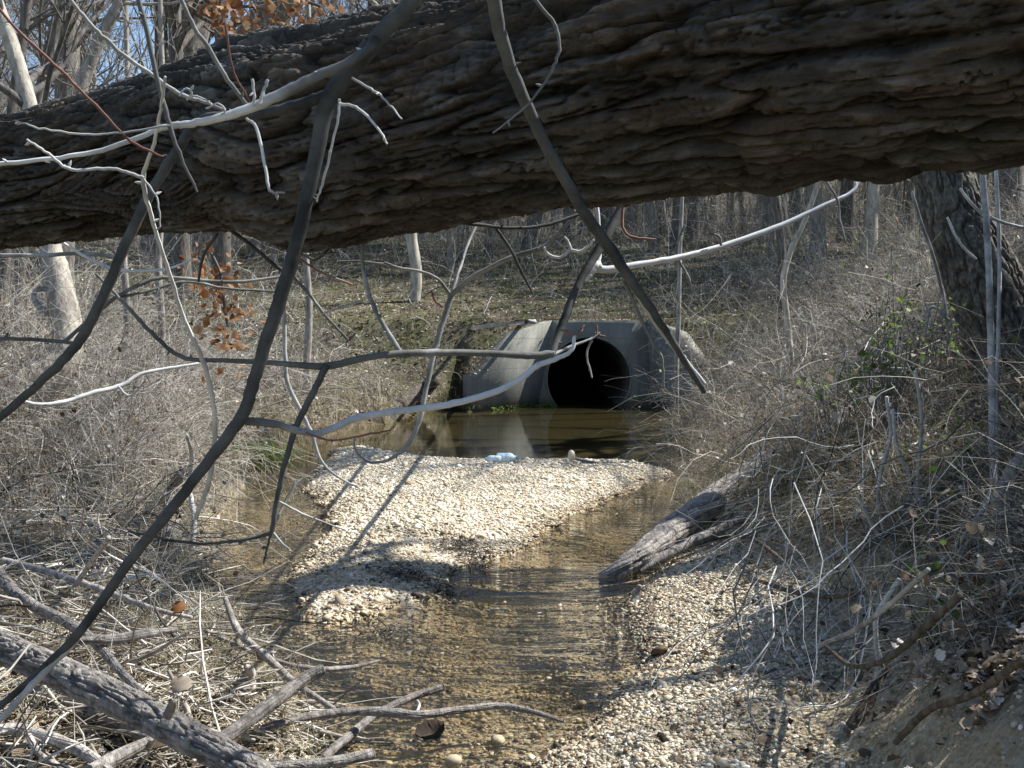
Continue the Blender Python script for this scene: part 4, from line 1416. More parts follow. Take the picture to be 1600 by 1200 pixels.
# vines on the oak
thing_of("hanging_vine", "straight pale green vine hanging in front of the rough barked trunk", "vine", [
    ("stem", 'stem', .68, [([(1532, 240, 4.5), (1540, 330, 5), (1545, 420, 5), (1548, 520, 5.5), (1550, 620, 5.5), (1551, 720, 5), (1556, 820, 5), (1566, 930, 5), (1585, 1040, 5)], 5.3, 5.0)]),
    ("side_twigs", 'stem', .75, [([(1545, 345, 2.5), (1520, 320, 2.5), (1500, 295, 2)], 5.3, 5.3), ([(1480, 340, 2), (1500, 380, 2.2), (1525, 405, 2)], 5.3, 5.3), ([(1548, 340, 3), (1575, 350, 2.6), (1625, 360, 2)], 5.3, 5.4)])])
thing_of("hanging_vine", "thinner pale vine just right of the straight green one", "vine", [
    ("stem", 'stem', .75, [([(1556, 260, 3), (1562, 400, 3), (1560, 520, 3), (1556, 640, 3.2), (1560, 760, 3), (1572, 850, 3), (1590, 950, 3)], 5.4, 5.1)])])
thing_of("hanging_vine", "grey vine down the dark edge of the rough barked trunk", "vine", [
    ("stem", 'stem', .55, [([(1425, 300, 2.4), (1440, 350, 2.6), (1458, 400, 2.8), (1475, 470, 2.6), (1482, 530, 2.4)], 6.0, 6.0), ([(1482, 500, 2.6), (1455, 480, 2.4), (1447, 520, 2.2)], 6, 6)])])
thing_of("mossy_root", "pale greenish bent root at the right edge below the rough barked trunk", "root", [
    ("stem", 'drift', .6, [([(1680, 650, 14), (1615, 700, 13), (1578, 745, 12), (1566, 800, 12), (1572, 880, 11), (1590, 960, 10), (1600, 1080, 9)], 5.2, 4.7)])])
vs_ = [([(1405, 905, 4), (1385, 935, 4), (1368, 970, 4), (1372, 1040, 4), (1378, 1110, 4), (1376, 1170, 3.5), (1384, 1230, 3)], 4.1, "pale curving vine hanging over the shaded sand at lower right"),
       ([(1385, 620, 3), (1392, 680, 3), (1378, 730, 3), (1372, 780, 3), (1380, 830, 2.5)], 5.6, "wavy pale vine in the brambles left of the straight green vine"),
       ([(1430, 580, 3), (1440, 650, 3.2), (1436, 720, 3), (1430, 800, 2.6)], 5.8, "upright grey cane in the brambles nearest the rough trunk"),
       ([(1395, 640, 3), (1402, 700, 3), (1425, 750, 3), (1445, 800, 2.6)], 5.5, "forked brown cane curving right in the brambles"),
       ([(1340, 775, 3), (1365, 825, 3), (1375, 840, 2.6)], 5.0, "short pale broken cane on the dark bank"),
       ([(1500, 760, 3.4), (1530, 815, 3.4), (1550, 830, 3)], 4.6, "short white broken cane beside the straight vine"),
       ([(1590, 905, 3), (1545, 1000, 3.5), (1500, 1130, 3.5), (1470, 1220, 3)], 3.8, "long pale cane leaning in the lower right corner"),
       ([(1465, 885, 3), (1512, 830, 3.4), (1545, 780, 3)], 4.6, "pale cane slanting up toward the straight vine")]
for pts, d_, lab in vs_:
    thing_of("hanging_vine", lab, "vine", [("stem", 'stem', .75, [(pts, d_, d_ + .1)])])

# ------------------------------------------------------------------ driftwood


def wood(name, label, cat, mat, pts, z0, z1, group=None, tint=.5, sides=16, extra=(), rough=.05, n=8, bark=None):
    """stick through pixels with its height above the water given; pts (px,py,rpx)"""
    rows = []
    m_ = len(pts)
    for i, (a_, b_, r_) in enumerate(pts):
        z_ = z0 + (z1 - z0) * i / (m_ - 1)
        q_ = G(a_, b_, z_)
        rows.append(np.append(q_, r_ * (q_[1]) / F))
    c_ = crom(rows, n)
    mb_ = MB()
    o3 = c_[0, :3].copy()
    sm = c_[:, 3:4]
    c_[:, :3] += rng.normal(0, .03, (len(c_), 3)) * sm
    if bark is None and max(p[2] for p in pts) >= 6.5 and name == "debris_branch":
        bark = (.0022, .0012, 7, 70)
    if bark:
        Vb, fb, tb, _, _ = bark_tube(c_[:, :3], c_[:, 3], .006, 99, 110, *bark, und=.01, seed=float(abs(pts[0][1])))
        mb_.add(Vb, fb, np.clip(tb + tint - .6, 0, 1))
    else:
        mb_.add(*tubes(c_[None, :, :3], c_[None, :, 3], sides, tint, rough=rough))
    add_caps(mb_, c_[:, :3], c_[:, 3] * (.93 if bark else 1), sides, tint)
    root = empty(name, o3, label, cat, group)
    mb_.build("stem", M[mat], root, origin=o3)
    for pn, mt, ti, pp, za, zb in extra:
        mbe = MB()
        rr_ = []
        for i, (a_, b_, r_) in enumerate(pp):
            q_ = G(a_, b_, za + (zb - za) * i / (len(pp) - 1))
            rr_.append(np.append(q_, r_ * q_[1] / F))
        ce = crom(rr_, 6)
        mbe.add(*tubes(ce[None, :, :3], ce[None, :, 3], 8, ti, rough=.04))
        add_caps(mbe, ce[:, :3], ce[:, 3], 8, ti)
        mbe.build(pn, M[mt], root, origin=o3)
    return root


wood("driftwood_log", "grey barkless log slanting from the right bank down into the creek", "log", 'drift',
     [(925, 915, 12), (965, 893, 16), (1010, 862, 20), (1060, 822, 23), (1120, 778, 22), (1180, 735, 20), (1225, 700, 17)], -.10, .58, tint=.62, sides=28, rough=.04, bark=(.010, .005, 2.2, 15),
     extra=[("branch", 'drift', .45, [(1000, 892, 5), (1040, 868, 8), (1090, 842, 8), (1150, 815, 7), (1200, 785, 6), (1240, 755, 4)], .02, .45),
            ("knot", 'drift', .4, [(1190, 730, 8), (1205, 722, 14), (1222, 712, 6)], .55, .62)])
wood("driftwood_branch", "crooked sunlit branch on the right bank above the slanting log", "branch", 'drift', [(1195, 760, 4), (1220, 735, 5), (1240, 720, 5), (1255, 722, 3)], .45, .65, tint=.8, sides=8)
wood("debris_log", "thick weathered log with cracked bark crossing the lower left corner", "log", 'drift', [(-90, 972, 24), (0, 1010, 25), (90, 1050, 26), (170, 1086, 27), (250, 1126, 27), (320, 1163, 26), (390, 1203, 24), (460, 1245, 20)], .62, .42, tint=.42, sides=40, rough=.035, n=14, bark=(.012, .007, 6, 34),
     extra=[("knot", 'drift', .4, [(262, 1120, 8), (268, 1105, 8), (272, 1096, 4)], .60, .66)])
wood("debris_log", "short grey log lying underneath the thick cracked one", "log", 'drift', [(-60, 1070, 22), (40, 1085, 22), (120, 1100, 21), (200, 1130, 18), (260, 1160, 14)], .3, .26, tint=.45, sides=24, bark=(.006, .003, 7, 36))
wood("debris_branch", "smooth pale bluish branch curving in the bottom left corner", "branch", 'drift', [(-40, 1150, 9), (20, 1138, 9), (70, 1150, 9), (120, 1170, 9), (165, 1200, 8), (200, 1240, 6)], .35, .3, tint=.85,
     extra=[("fork", 'drift', .8, [(40, 1140, 5), (60, 1175, 6), (95, 1200, 5)], .34, .28)])
wood("debris_branch", "straight brown stick slanting into the shallows beside the wood pile", "branch", 'drift', [(352, 935, 4), (372, 985, 6), (415, 1025, 6), (462, 1068, 6), (522, 1108, 4)], .40, .06, tint=.5, sides=10)
wood("debris_branch", "stubby dark grey stick pointing up right out of the wood pile", "branch", 'drift', [(335, 1165, 13), (385, 1128, 12), (430, 1095, 11), (475, 1062, 10), (505, 1045, 8)], .24, .36, tint=.28, sides=14)
wood("debris_branch", "long crooked branch reaching right over the water in the foreground", "branch", 'drift', [(410, 1140, 7), (470, 1122, 7), (540, 1112, 7), (600, 1112, 8), (650, 1117, 7), (710, 1110, 6), (780, 1103, 5.5), (830, 1112, 4.5), (882, 1128, 2.5)], .16, .10, tint=.42, sides=12,
     extra=[("twig", 'stem', .8, [(650, 1116, 2), (655, 1102, 2.4), (652, 1094, 1.5)], .13, .17)])
wood("debris_branch", "bark stripped stick crossing under the long foreground branch", "branch", 'drift', [(505, 1185, 7), (545, 1150, 6.5), (585, 1118, 6), (640, 1090, 6), (692, 1074, 6)], .04, .10, tint=.35, sides=12)
wood("debris_branch", "cut ended grey stick at the bottom edge in the shallows", "branch", 'drift', [(410, 1200, 9), (460, 1196, 9), (520, 1190, 9), (583, 1178, 9)], .1, .1, tint=.55, sides=12)
wood("debris_branch", "splintered yellowish wood chunk under the end of the thick log", "wood chunk", 'drift', [(130, 1215, 14), (180, 1185, 13), (240, 1155, 9)], .3, .35, tint=.75, sides=8, rough=.12)
wood("debris_branch", "reddish grey branch arching down through the pile at the left edge", "branch", 'drift', [(-30, 860, 9), (10, 912, 10), (50, 945, 9), (100, 970, 8), (150, 1005, 8), (185, 1045, 7), (222, 1085, 6)], .5, .42, tint=.58, sides=12)
wood("debris_branch", "long pale pole lying across the upper part of the wood pile", "branch", 'drift', [(5, 875, 5), (70, 892, 5.5), (150, 918, 5.5), (235, 950, 4.5), (300, 965, 3)], .5, .35, tint=.85, sides=8)
wood("debris_branch", "forked brown twig stretching from the pile out over the riffle", "branch", 'drift', [(320, 985, 4), (370, 1008, 4), (440, 1035, 4), (500, 1045, 4), (550, 1042, 3.5), (590, 1033, 2.5)], .24, .08, tint=.45, sides=8,
     extra=[("twig", 'stem', .5, [(380, 1012, 3), (420, 1035, 3), (450, 1062, 2)], .22, .08)])
wood("debris_branch", "short brown stick lying level at the heart of the wood pile", "branch", 'drift', [(120, 1000, 6), (180, 998, 8), (230, 990, 7), (276, 984, 4)], .5, .45, tint=.55, sides=10)
wood("debris_branch", "pale stick propped upright in the left bank debris", "branch", 'drift', [(118, 915, 4), (145, 875, 4.5), (170, 840, 4)], .42, .75, tint=.9, sides=8)
wood("driftwood_stump", "pointed pale chunk of driftwood by the big beige leaf", "wood chunk", 'drift', [(376, 1095, 15), (384, 1070, 16), (390, 1050, 9), (384, 1042, 3)], .12, .30, tint=.8, sides=12, rough=.12)
wood("rotten_log", "black rotten stub on the shaded sand at lower right", "log", 'drift_dark', [(1330, 1135, 10), (1350, 1108, 12), (1366, 1075, 9), (1390, 1042, 3)], .30, .44, tint=.2, sides=12, bark=(.014, .008, 5, 40))
wood("sunken_log", "dark half buried log under the bank left of the pool", "log", 'drift_dark', [(588, 655, 9), (612, 640, 13), (640, 622, 14), (665, 606, 12), (680, 596, 8)], .0, .65, tint=.4, sides=16)
wood("lying_branch", "thin bare branch lying on top of the culvert's left corner", "branch", 'stem', [(742, 514, 3), (770, 508, 3.5), (810, 507, 3.5), (850, 501, 3), (900, 497, 2)], 1.60, 2.05, tint=.7, sides=6)
wood("lying_branch", "long straight stick sloping down the shaded sand on the right", "branch", 'stem', [(1275, 1010, 3), (1335, 985, 4), (1390, 945, 4.5), (1450, 890, 4)], .42, 1.05, tint=.65, sides=8)
wood("lying_branch", "short upright post stub at the creek edge by the right gravel", "branch", 'drift', [(988, 948, 6), (994, 930, 6), (1000, 915, 4)], .0, .12, tint=.55, sides=8)
wood("birch_stump", "pale weathered stump standing in grass on the left bank", "stump", 'drift', [(262, 840, 15), (268, 790, 13), (275, 755, 11), (283, 738, 6)], .25, .7, tint=.6, sides=20, rough=.12, bark=(.01, .006, 5, 30))
wood("lying_branch", "white peeled pole standing at the left waterline", "branch", 'stem', [(300, 862, 4.5), (303, 810, 4.5), (296, 760, 4), (300, 715, 3.4), (292, 680, 2.4)], .1, 1.0, tint=.8, sides=8)

# vine loop on the pale leaning trunk
thing_of("vine_loop", "thick bent vine looping beside the pale crooked trunk", "vine", [
    ("stem", 'stem', .62, [([(92, 502, 5), (78, 490, 5), (62, 480, 5), (53, 465, 4.5), (58, 453, 4.5), (70, 452, 4), (90, 460, 3)], 8.6, 8.6)])])

for pts, zz0, zz1, lab in (([(1085, 850, 4), (1130, 838, 5), (1175, 842, 4), (1215, 870, 3), (1250, 905, 2)], .22, .40, "brown exposed root winding along the foot of the right bank behind the slanting log"),
                           ([(1180, 905, 3), (1240, 925, 4), (1300, 932, 4), (1350, 925, 3)], .36, .62, "thin brown root lying across the shaded sand patch"),
                           ([(1290, 1010, 3), (1330, 1040, 4), (1385, 1030, 5), (1440, 985, 6), (1500, 930, 6)], .42, 1.0, "grey root climbing the lower right bank past the black stub"),
                           ([(1400, 1160, 5), (1450, 1110, 6), (1520, 1085, 6), (1600, 1030, 7)], .6, 1.1, "thick dark root across the bottom right corner")):
    wood("exposed_root", lab, "root", 'drift_dark', pts, zz0, zz1, tint=.5, sides=8, rough=.08)

# small things on the gravel
tri = G(772, 724, .12)


def bottle(name, label, px, py, ln, r_, ang_):
    q_ = G(px, py, .15)
    gz = tz(q_[0], q_[1])
    o3 = np.array([q_[0], q_[1], gz + r_ * .9])
    root = empty(name, o3, label, "bottle")
    prof = [(0, .3), (.01, .85), (.06, 1), (.35, 1.0), (.38, .93), (.41, 1.0), (.66, 1.0), (.78, .8), (.88, .45), (.90, .38), (.93, .38)]
    d_ = np.array([math.cos(ang_), math.sin(ang_), 0])
    c_ = np.array([d_ * (p - .5) * ln for p, _ in prof])
    mb_ = MB()
    mb_.add(*tubes(c_[None], np.array([[r_ * k for _, k in prof]]), 20, .5))
    add_caps(mb_, c_[:1].repeat(2, 0) + np.array([[0, 0, 0], d_ * .01]), np.array([r_ * .3, r_ * .3]), 20)
    mb_.build("body", M['plastic'], root)
    c2_ = np.array([d_ * (p - .5) * ln for p in (.93, .935, .985, .99)])
    mb_ = MB()
    mb_.add(*tubes(c2_[None], np.array([[r_ * .3, r_ * .44, r_ * .44, r_ * .05]]), 16, .5))
    mb_.build("cap", M['cap'], root)


bottle("plastic_bottle", "smaller milky blue plastic bottle at the pool edge of the gravel bar, the left one", 770, 722, .19, .042, math.pi * .9)
bottle("plastic_bottle", "larger milky blue plastic bottle at the pool edge of the gravel bar, the right one", 792, 721, .24, .058, .15)
mb = MB()
q_ = G(893, 722, .14)
q_[2] = tz(q_[0], q_[1]) + .05
stones(mb, np.array([[0, 0, .02]]), np.array([.055]), 1.1, ICO3, np.array([.85]), .2, .03)
tag(mb.build("pale_stone", M['pebble'], None, origin=None), "white stone standing on the pool edge of the gravel bar right of the bottles", "stone").location = tuple(q_)
wood("lying_branch", "short dark twig beside the white stone on the gravel bar", "branch", 'stem', [(898, 716, 2.5), (912, 720, 2.5), (935, 724, 2)], .18, .14, tint=.5, sides=6)
for px, py, s_, t_, lab in ((640, 775, .05, .22, "rusty brown stone alone on the bright gravel bar"), (1030, 1030, .05, .03, "dark stone at the water's edge by the right gravel"), (778, 1150, .03, .3, "orange pebble in the shallows at the bottom edge"),
                            (910, 1092, .022, .25, "orange pebble in the shallow water left of the right gravel"), (708, 1182, .035, .35, "flat tan stone at the very bottom of the creek")):
    mb = MB()
    q_ = G(px, py, .02)
    q_[2] = max(tz(q_[0], q_[1]), -.01) + .005
    stones(mb, np.zeros((1, 3)), np.array([s_]), .6, ICO3, np.array([t_]), .2, .03)
    o_ = mb.build("stone", M['pebble'])
    o_.location = tuple(q_)
    tag(o_, lab, "stone")
mb = MB()
for px, py, n_, sp_ in ((722, 852, 260, .10), (630, 893, 200, .09), (745, 862, 120, .06), (600, 960, 60, .08), (690, 905, 80, .07)):
    q_ = G(px, py, .1)
    x, y = q_[0] + rng.normal(0, sp_, n_), q_[1] + rng.normal(0, sp_ * .8, n_)
    cv = curvy(on_ground(x, y, 0) + np.stack([0 * x, 0 * x, U(0, .06, n_)], -1), rng.normal(size=(n_, 3)) * np.array([1, 1, .4]), U(.02, .07, n_), 4, .25, -.2)
    mb.add(*tubes(cv, np.repeat(U(.0015, .004, n_)[:, None], 4, 1), 4, U(0, .6, n_)))
tag(mb.build("twig_wrack", M['twig']), kind="stuff")
# big leaves
mb = MB()


def flatleaf(name, label, px, py, z_, size, mat, tint_):
    q_ = G(px, py, z_)
    k = 9
    aa = np.linspace(-1, 1, k)
    w_ = np.sqrt(np.clip(1 - aa ** 2, 0, 1)) * .42 * (1 + .18 * np.sin(aa * 9))
    v_ = []
    for i in range(k):
        cz_ = .12 * (aa[i] ** 2)
        v_ += [(aa[i] * .5, -w_[i], cz_ + .10 + .05 * math.sin(i)), (aa[i] * .5, 0, cz_), (aa[i] * .5, w_[i], cz_ + .08 + .05 * math.cos(i * 2))]
    v_ = np.array(v_) * size
    a_ = U(0, 6.28)
    R_ = np.array([[math.cos(a_), -math.sin(a_), 0], [math.sin(a_), math.cos(a_), 0], [0, 0, 1]])
    v_ = v_ @ R_.T
    v_ = v_ @ np.array([[1, 0, 0], [0, .85, .5], [0, -.5, .85]])
    f_ = []
    for i in range(k - 1):
        f_ += [[3 * i, 3 * i + 1, 3 * i + 4, 3 * i + 3], [3 * i + 1, 3 * i + 2, 3 * i + 5, 3 * i + 4]]
    mb_ = MB()
    mb_.add(v_, np.array(f_), tint_)
    o_ = mb_.build(name, M[mat])
    o_.location = tuple(q_)
    sm_ = o_.modifiers.new("thick", 'SOLIDIFY')
    sm_.thickness = .002
    tag(o_, label, "leaf")


flatleaf("fallen_leaf", "big beige curled leaf in the middle of the wood pile", 285, 1072, .46, .085, 'litter', .70)
flatleaf("fallen_leaf", "dark soggy leaf in the shallows under the foreground branch", 672, 1145, .03, .13, 'litter', .02)
flatleaf("fallen_leaf", "russet leaf on the debris beside the reddish branch", 280, 952, .42, .08, 'oakleaf', .4)
flatleaf("fallen_leaf", "brown leaf caught under the thick log's near end", 250, 1158, .35, .09, 'litter', .25)

# ------------------------------------------------------------------ ground cover (uncountable)


def land(n, y0, y1, wide=1.25, px0=0, px1=1600, shore_min=.05, pred=None):
    x, y = frustum_pts(n, y0, y1, wide, px0, px1)
    z, sw_, sb_, ss_, rt_, ee_ = terrain(x, y, True)
    k = sw_ > shore_min
    k &= ~((np.abs(x - 1.75) < 1.5) & (y > 20) & (y < FY + .4))
    k &= ~((rt_ > .5) & (y < 8.0) & (ee_ < .30) & (rng.random(n) < .975))
    if pred is not None:
        k &= pred(x, y, z, sw_, rt_, ee_)
    return x[k], y[k], z[k], sw_[k], rt_[k], ee_[k]


# leaf litter
mb = MB()
for n_, y0, y1, s_ in ((90000, 3, 14, .04), (150000, 13, 45, .062), (40000, 40, 110, .13)):
    x, y, z, sw_, rt_, ee_ = land(n_, y0, y1)
    leaves(mb, np.stack([x, y, z + U(.0, .04, len(x))], -1), s_ * U(.5, 1.35, len(x)), np.clip(rng.normal(.48, .3, len(x)), 0, 1), .45)
tag(mb.build("leaf_litter", M['litter'], smooth=False), kind="stuff")

mb = MB()
x, y = U(1.2, 4.0, 9000), U(3.0, 7.5, 9000)
z, sw_, sb_, ss_, rt_, ee_ = terrain(x, y, True)
k = (rt_ > .5) & (rng.random(9000) < .04 + .9 * sstep(.15, .8, ee_ + .3 * fbm2(x, y, 1.5, 2)))
leaves(mb, np.stack([x, y, z + U(0, .05, 9000)], -1)[k], U(.02, .065, k.sum()), np.clip(rng.normal(.38, .25, k.sum()), 0, 1), .5)
tag(mb.build("bank_leaf_litter", M['litter'], smooth=False), kind="stuff")
# dry grass tufts
mb = MB()


def tufts(mb, n_t, per, y0, y1, hh, px0=0, px1=1600, wide=1.25, pred=None, spread=.09, w=.0035, tint=(.55, .2), bend=(.3, 1.1), wy=0.0):
    x, y, z, sw_, rt_, ee_ = land(n_t, y0, y1, wide, px0, px1, .03, pred)
    m_ = len(x)
    xx = np.repeat(x, per) + rng.normal(0, spread, m_ * per)
    yy_ = np.repeat(y, per) + rng.normal(0, spread, m_ * per)
    zz = np.repeat(z, per)
    h_ = np.repeat(U(.6, 1.3, m_), per) * U(.4, 1.1, m_ * per) * hh
    ww_ = w * (1 + wy * yy_) * U(.7, 1.3, m_ * per)
    ti = np.clip(np.repeat(rng.normal(tint[0], tint[1], m_), per) + rng.normal(0, .15, m_ * per), 0, 1)
    blades(mb, np.stack([xx, yy_, zz - .02], -1), h_, ww_, U(bend[0], bend[1], m_ * per), ti)


clump = lambda s_, th_: (lambda x, y, z, sw_, rt_, ee_: fbm2(x, y, s_, 2) > th_)
tufts(mb, 900, 34, 4.5, 14, .30, px1=800, pred=clump(.9, -.15))
tufts(mb, 1600, 22, 12, 26, .32, pred=clump(.5, -.1), w=.004, wy=.05, spread=.16)
tufts(mb, 1500, 16, 22, 48, .30, pred=clump(.3, -.05), w=.004, wy=.06, spread=.25, tint=(.45, .2))
tufts(mb, 700, 26, 5, 14, .30, px0=900, pred=clump(.9, -.05), tint=(.42, .2))
tufts(mb, 9000, 16, 14, 22, .42, pred=lambda x, y, z, sw_, rt_, ee_: (sw_ < .9) & (x < 5), spread=.10, bend=(.6, 1.6), w=.005, wy=.02, tint=(.4, .22))
tufts(mb, 5200, 20, 5, 15, .40, px0=950, px1=1700, pred=lambda x, y, z, sw_, rt_, ee_: (rt_ > .5) & (ee_ > .15) & (fbm2(x, y, 1.1, 2, 3.) > -.12), spread=.10, bend=(.9, 1.9), w=.0045, tint=(.42, .26))
tufts(mb, 5200, 18, 6, 20, .36, px1=650, pred=lambda x, y, z, sw_, rt_, ee_: (rt_ < .5) & (fbm2(x, y, .9, 2, 8.) > -.1), spread=.10, bend=(.6, 1.7), w=.0042, tint=(.55, .26))
# fringe hanging over the water's edge
tufts(mb, 9000, 14, 6.8, 22, .22, pred=lambda x, y, z, sw_, rt_, ee_: (sw_ < .30) & (x < 4.5) & ~((rt_ > .5) & (y < 8)), spread=.07, bend=(.6, 1.6), wy=.03)
tag(mb.build("dry_grass", M['straw'], smooth=False), kind="stuff")
mb = MB()
tufts(mb, 900, 14, 18, 40, .14, pred=clump(.4, .0), w=.006, wy=.05, spread=.2, tint=(.45, .25))
tufts(mb, 260, 18, 7.5, 14, .13, px0=850, pred=lambda x, y, z, sw_, rt_, ee_: (sw_ < .8), spread=.08, tint=(.5, .2))
tufts(mb, 160, 16, 5, 14, .13, px1=700, spread=.1, tint=(.4, .2))
tag(mb.build("green_grass", M['green'], smooth=False), kind="stuff")
# grass and leaves creeping over the culvert's edges
mb = MB()
mbl = MB()
for (p0, p1, n_, off) in (((.75, 22.95, 1.86), (3.0, 22.95, 1.86), 900, .14), ((2.95, 22.85, 1.84), (3.6, 22.15, 1.50), 700, .14), ((3.6, 22.15, 1.45), (4.3, 21.2, .5), 1100, .18), ((.8, 22.9, 1.84), (.0, 22.2, 1.6), 500, .12), ((-.05, 22.1, 1.5), (-.85, 21.2, .75), 600, .12)):
    p0, p1 = np.array(p0), np.array(p1)
    pp_ = p0 + (p1 - p0) * U(0, 1, n_)[:, None] + rng.normal(0, off, (n_, 3)) * np.array([1, 1, .15]) + np.array([0, .16, -.01])
    blades(mb, pp_, U(.10, .32, n_), U(.004, .009, n_), U(.8, 1.9, n_), np.clip(rng.normal(.45, .25, n_), 0, 1))
    leaves(mbl, pp_[: n_ // 2] + np.array([0, -.05, .015]), U(.03, .07, n_ // 2), np.clip(rng.normal(.45, .28, n_ // 2), 0, 1), .4)
tag(mb.build("creeping_grass", M['straw'], smooth=False), kind="stuff")
tag(mbl.build("culvert_leaf_litter", M['litter'], smooth=False), kind="stuff")
# the bright green clump by the creek
gp = G(398, 722, .18)
cl = empty("green_grass_clump", gp, "fresh green grass clump hanging at the water's edge on the left bank", "grass clump")
mb = MB()
n_ = 1500
pp = np.stack([rng.normal(.03, .20, n_), rng.normal(-.25, .14, n_), U(-.10, .14, n_)], -1)
blades(mb, pp, U(.14, .36, n_), U(.006, .011, n_), U(.4, 1.5, n_), U(.4, 1, n_))
mb.build("blades", M['green'], cl, smooth=False)

# dead sticks and brambles: near floor sticks
mb = MB()
# lower-left pile of debris
n_ = 5200
x, y = U(-3.6, -.55, n_), U(3.0, 8.0, n_)
z, sw_, sb_, ss_, rt_, ee_ = terrain(x, y, True)
k = (sw_ > -.12) & (rt_ < .5)
x, y, z, sw_ = x[k], y[k], z[k], sw_[k]
m_ = len(x)
d_ = rng.normal(size=(m_, 3)) * np.array([1, .8, .35]) + np.array([.3, -.2, .05])
L_ = np.exp(rng.normal(math.log(.22), .55, m_))
cv = curvy(np.stack([x, y, z + U(.01, .20, m_) * sstep(-.1, .5, sw_)], -1), d_, L_, 6, .12, -.2)
cv[..., 2] = np.maximum(cv[..., 2], .01)
rr_ = np.exp(rng.normal(math.log(.0035), .45, m_))
mb.add(*tubes(cv, rr_[:, None] * np.linspace(1, .5, 6)[None], 5, np.clip(rng.normal(.62, .25, m_), 0, 1)))
tag(mb.build("stick_litter", M['twig']), kind="stuff")
# chopped straw and bits in the pile
mb = MB()
n_ = 45000
x, y = U(-3.8, -.5, n_), U(2.9, 9.0, n_)
z, sw_, sb_, ss_, rt_, ee_ = terrain(x, y, True)
k = (sw_ > -.02) & (rt_ < .5)
x, y, z = x[k], y[k], z[k]
m_ = len(x)
d_ = rng.normal(size=(m_, 3)) * np.array([1, 1, .25])
cv = curvy(np.stack([x, y, z + U(0, .08, m_)], -1), d_, U(.03, .12, m_), 3, .1, 0)
mb.add(*tubes(cv, np.repeat(U(.0010, .0024, m_)[:, None], 3, 1), 3, np.clip(rng.normal(.72, .2, m_), 0, 1)))
tag(mb.build("straw_litter", M['straw']), kind="stuff")

# brush: many arching canes and twigs
mb = MB()


BL = []


def brush(mb, n_, y0, y1, L0, r0, px0, px1, up_=1.0, pred=None, tint=(.45, .25), wide=1.2, kids=3, ry=.0):
    x, y, z, sw_, rt_, ee_ = land(n_, y0, y1, wide, px0, px1, .08, pred)
    pq_ = 800 + 1640 * x / y
    kq = ~((pq_ > 335) & (pq_ < 470) & (y < 14) & (y > 9.5) & (sw_ < .9))
    x, y, z = x[kq], y[kq], z[kq]
    m_ = len(x)
    d_ = rng.normal(size=(m_, 3)) * np.array([.7, .7, .3]) + np.array([0, 0, up_])
    L_ = L0 * np.exp(np.clip(rng.normal(0, .35, m_), -.8, .5))
    cv = curvy(np.stack([x, y, z - .03], -1), d_, L_, 8, .24, -1.3)
    r_ = r0 * (1 + ry * y) * np.exp(rng.normal(0, .3, m_))
    ti = np.clip(rng.normal(tint[0], tint[1], m_), 0, 1)
    rr_ = r_[:, None] * np.linspace(1, .4, 8)[None]
    mb.add(*tubes(cv, rr_, 4, ti))
    BL.append(cv[rng.random(m_) < .8][:, 3:].reshape(-1, 3))
    if kids:
        c2_, r2_ = children_of(cv, rr_, m_ * kids, .2, 1, (.4, 1.2), (.25, .6), 5, .2, -.2, (.5, .8), minr=r0 * .35)
        mb.add(*tubes(c2_, np.maximum(r2_, r0 * .35 * (1 + ry * 10)), 3, np.clip(rng.normal(tint[0] + .05, tint[1], len(c2_)), 0, 1)))


def steep(x, y, z, sw_, rt_, ee_):
    ppx = 800 + 1640 * x / y
    k = (rt_ > .5) & (ee_ > .1)
    k &= ~((ppx > 1430) & (y < 8.3) & (y > 5.0) & (rng.random(len(x)) < .88))
    k &= ~((ppx < 1265) & (y < 9.0))
    return k



brush(mb, 7500, 5.8, 15, .55, .0020, 950, 1750, 1.0, steep, (.40, .30), 1.15, 6)
brush(mb, 800, 7.5, 15, 1.2, .0032, 1050, 1750, 1.2, steep, (.45, .30), 1.15, 8)
brush(mb, 6500, 13, 28, 1.1, .0028, 950, 1750, 1.4, lambda x, y, z, sw_, rt_, ee_: (rt_ > .5) & (x > 3.6) & (x > .22 * y), (.45, .28), 1.15, 4)
# tall thicket added along the bank top, out of frame, to shade the slope
n_ = 1500
x, y = U(3.9, 6.4, n_), U(3.2, 9.0, n_)
k = x > .60 * y + .2
x, y = x[k], y[k]
m_ = len(x)
cv = curvy(on_ground(x, y, -.05), rng.normal(size=(m_, 3)) * np.array([.35, .35, .2]) + np.array([0, 0, 1.2]), U(.8, 1.7, m_), 9, .10, -.35)
rr_ = U(.005, .013, m_)[:, None] * np.linspace(1, .4, 9)[None]
mb.add(*tubes(cv, rr_, 4, .4))
c2_, r2_ = children_of(cv, rr_, m_ * 7, .2, 1, (.4, 1.2), (.2, .4), 5, .2, -.1, (.5, .8), minr=.0025)
mb.add(*tubes(c2_, r2_, 3, .45))
brush(mb, 2600, 3.4, 7, .45, .0016, 1250, 1800, .8, lambda x, y, z, sw_, rt_, ee_: (rt_ > .5) & (ee_ > .22), (.42, .28), 1.2, 4)
brush(mb, 700, 3.4, 7, .8, .0026, 1300, 1800, .9, lambda x, y, z, sw_, rt_, ee_: (rt_ > .5) & (ee_ > .5) & (y < 5.6), (.40, .28), 1.2, 8)
tag(mb.build("bramble_thicket", M['twig']), kind="stuff")
mb = MB()
brush(mb, 4800, 6.5, 18, .62, .0020, -100, 640, 1.1, lambda x, y, z, sw_, rt_, ee_: rt_ < .5, (.55, .28), 1.2, 4)
brush(mb, 900, 6.8, 11, 1.15, .0028, -60, 380, 2.2, lambda x, y, z, sw_, rt_, ee_: (rt_ < .5) & (sw_ > .15), (.55, .28), 1.05, 8)
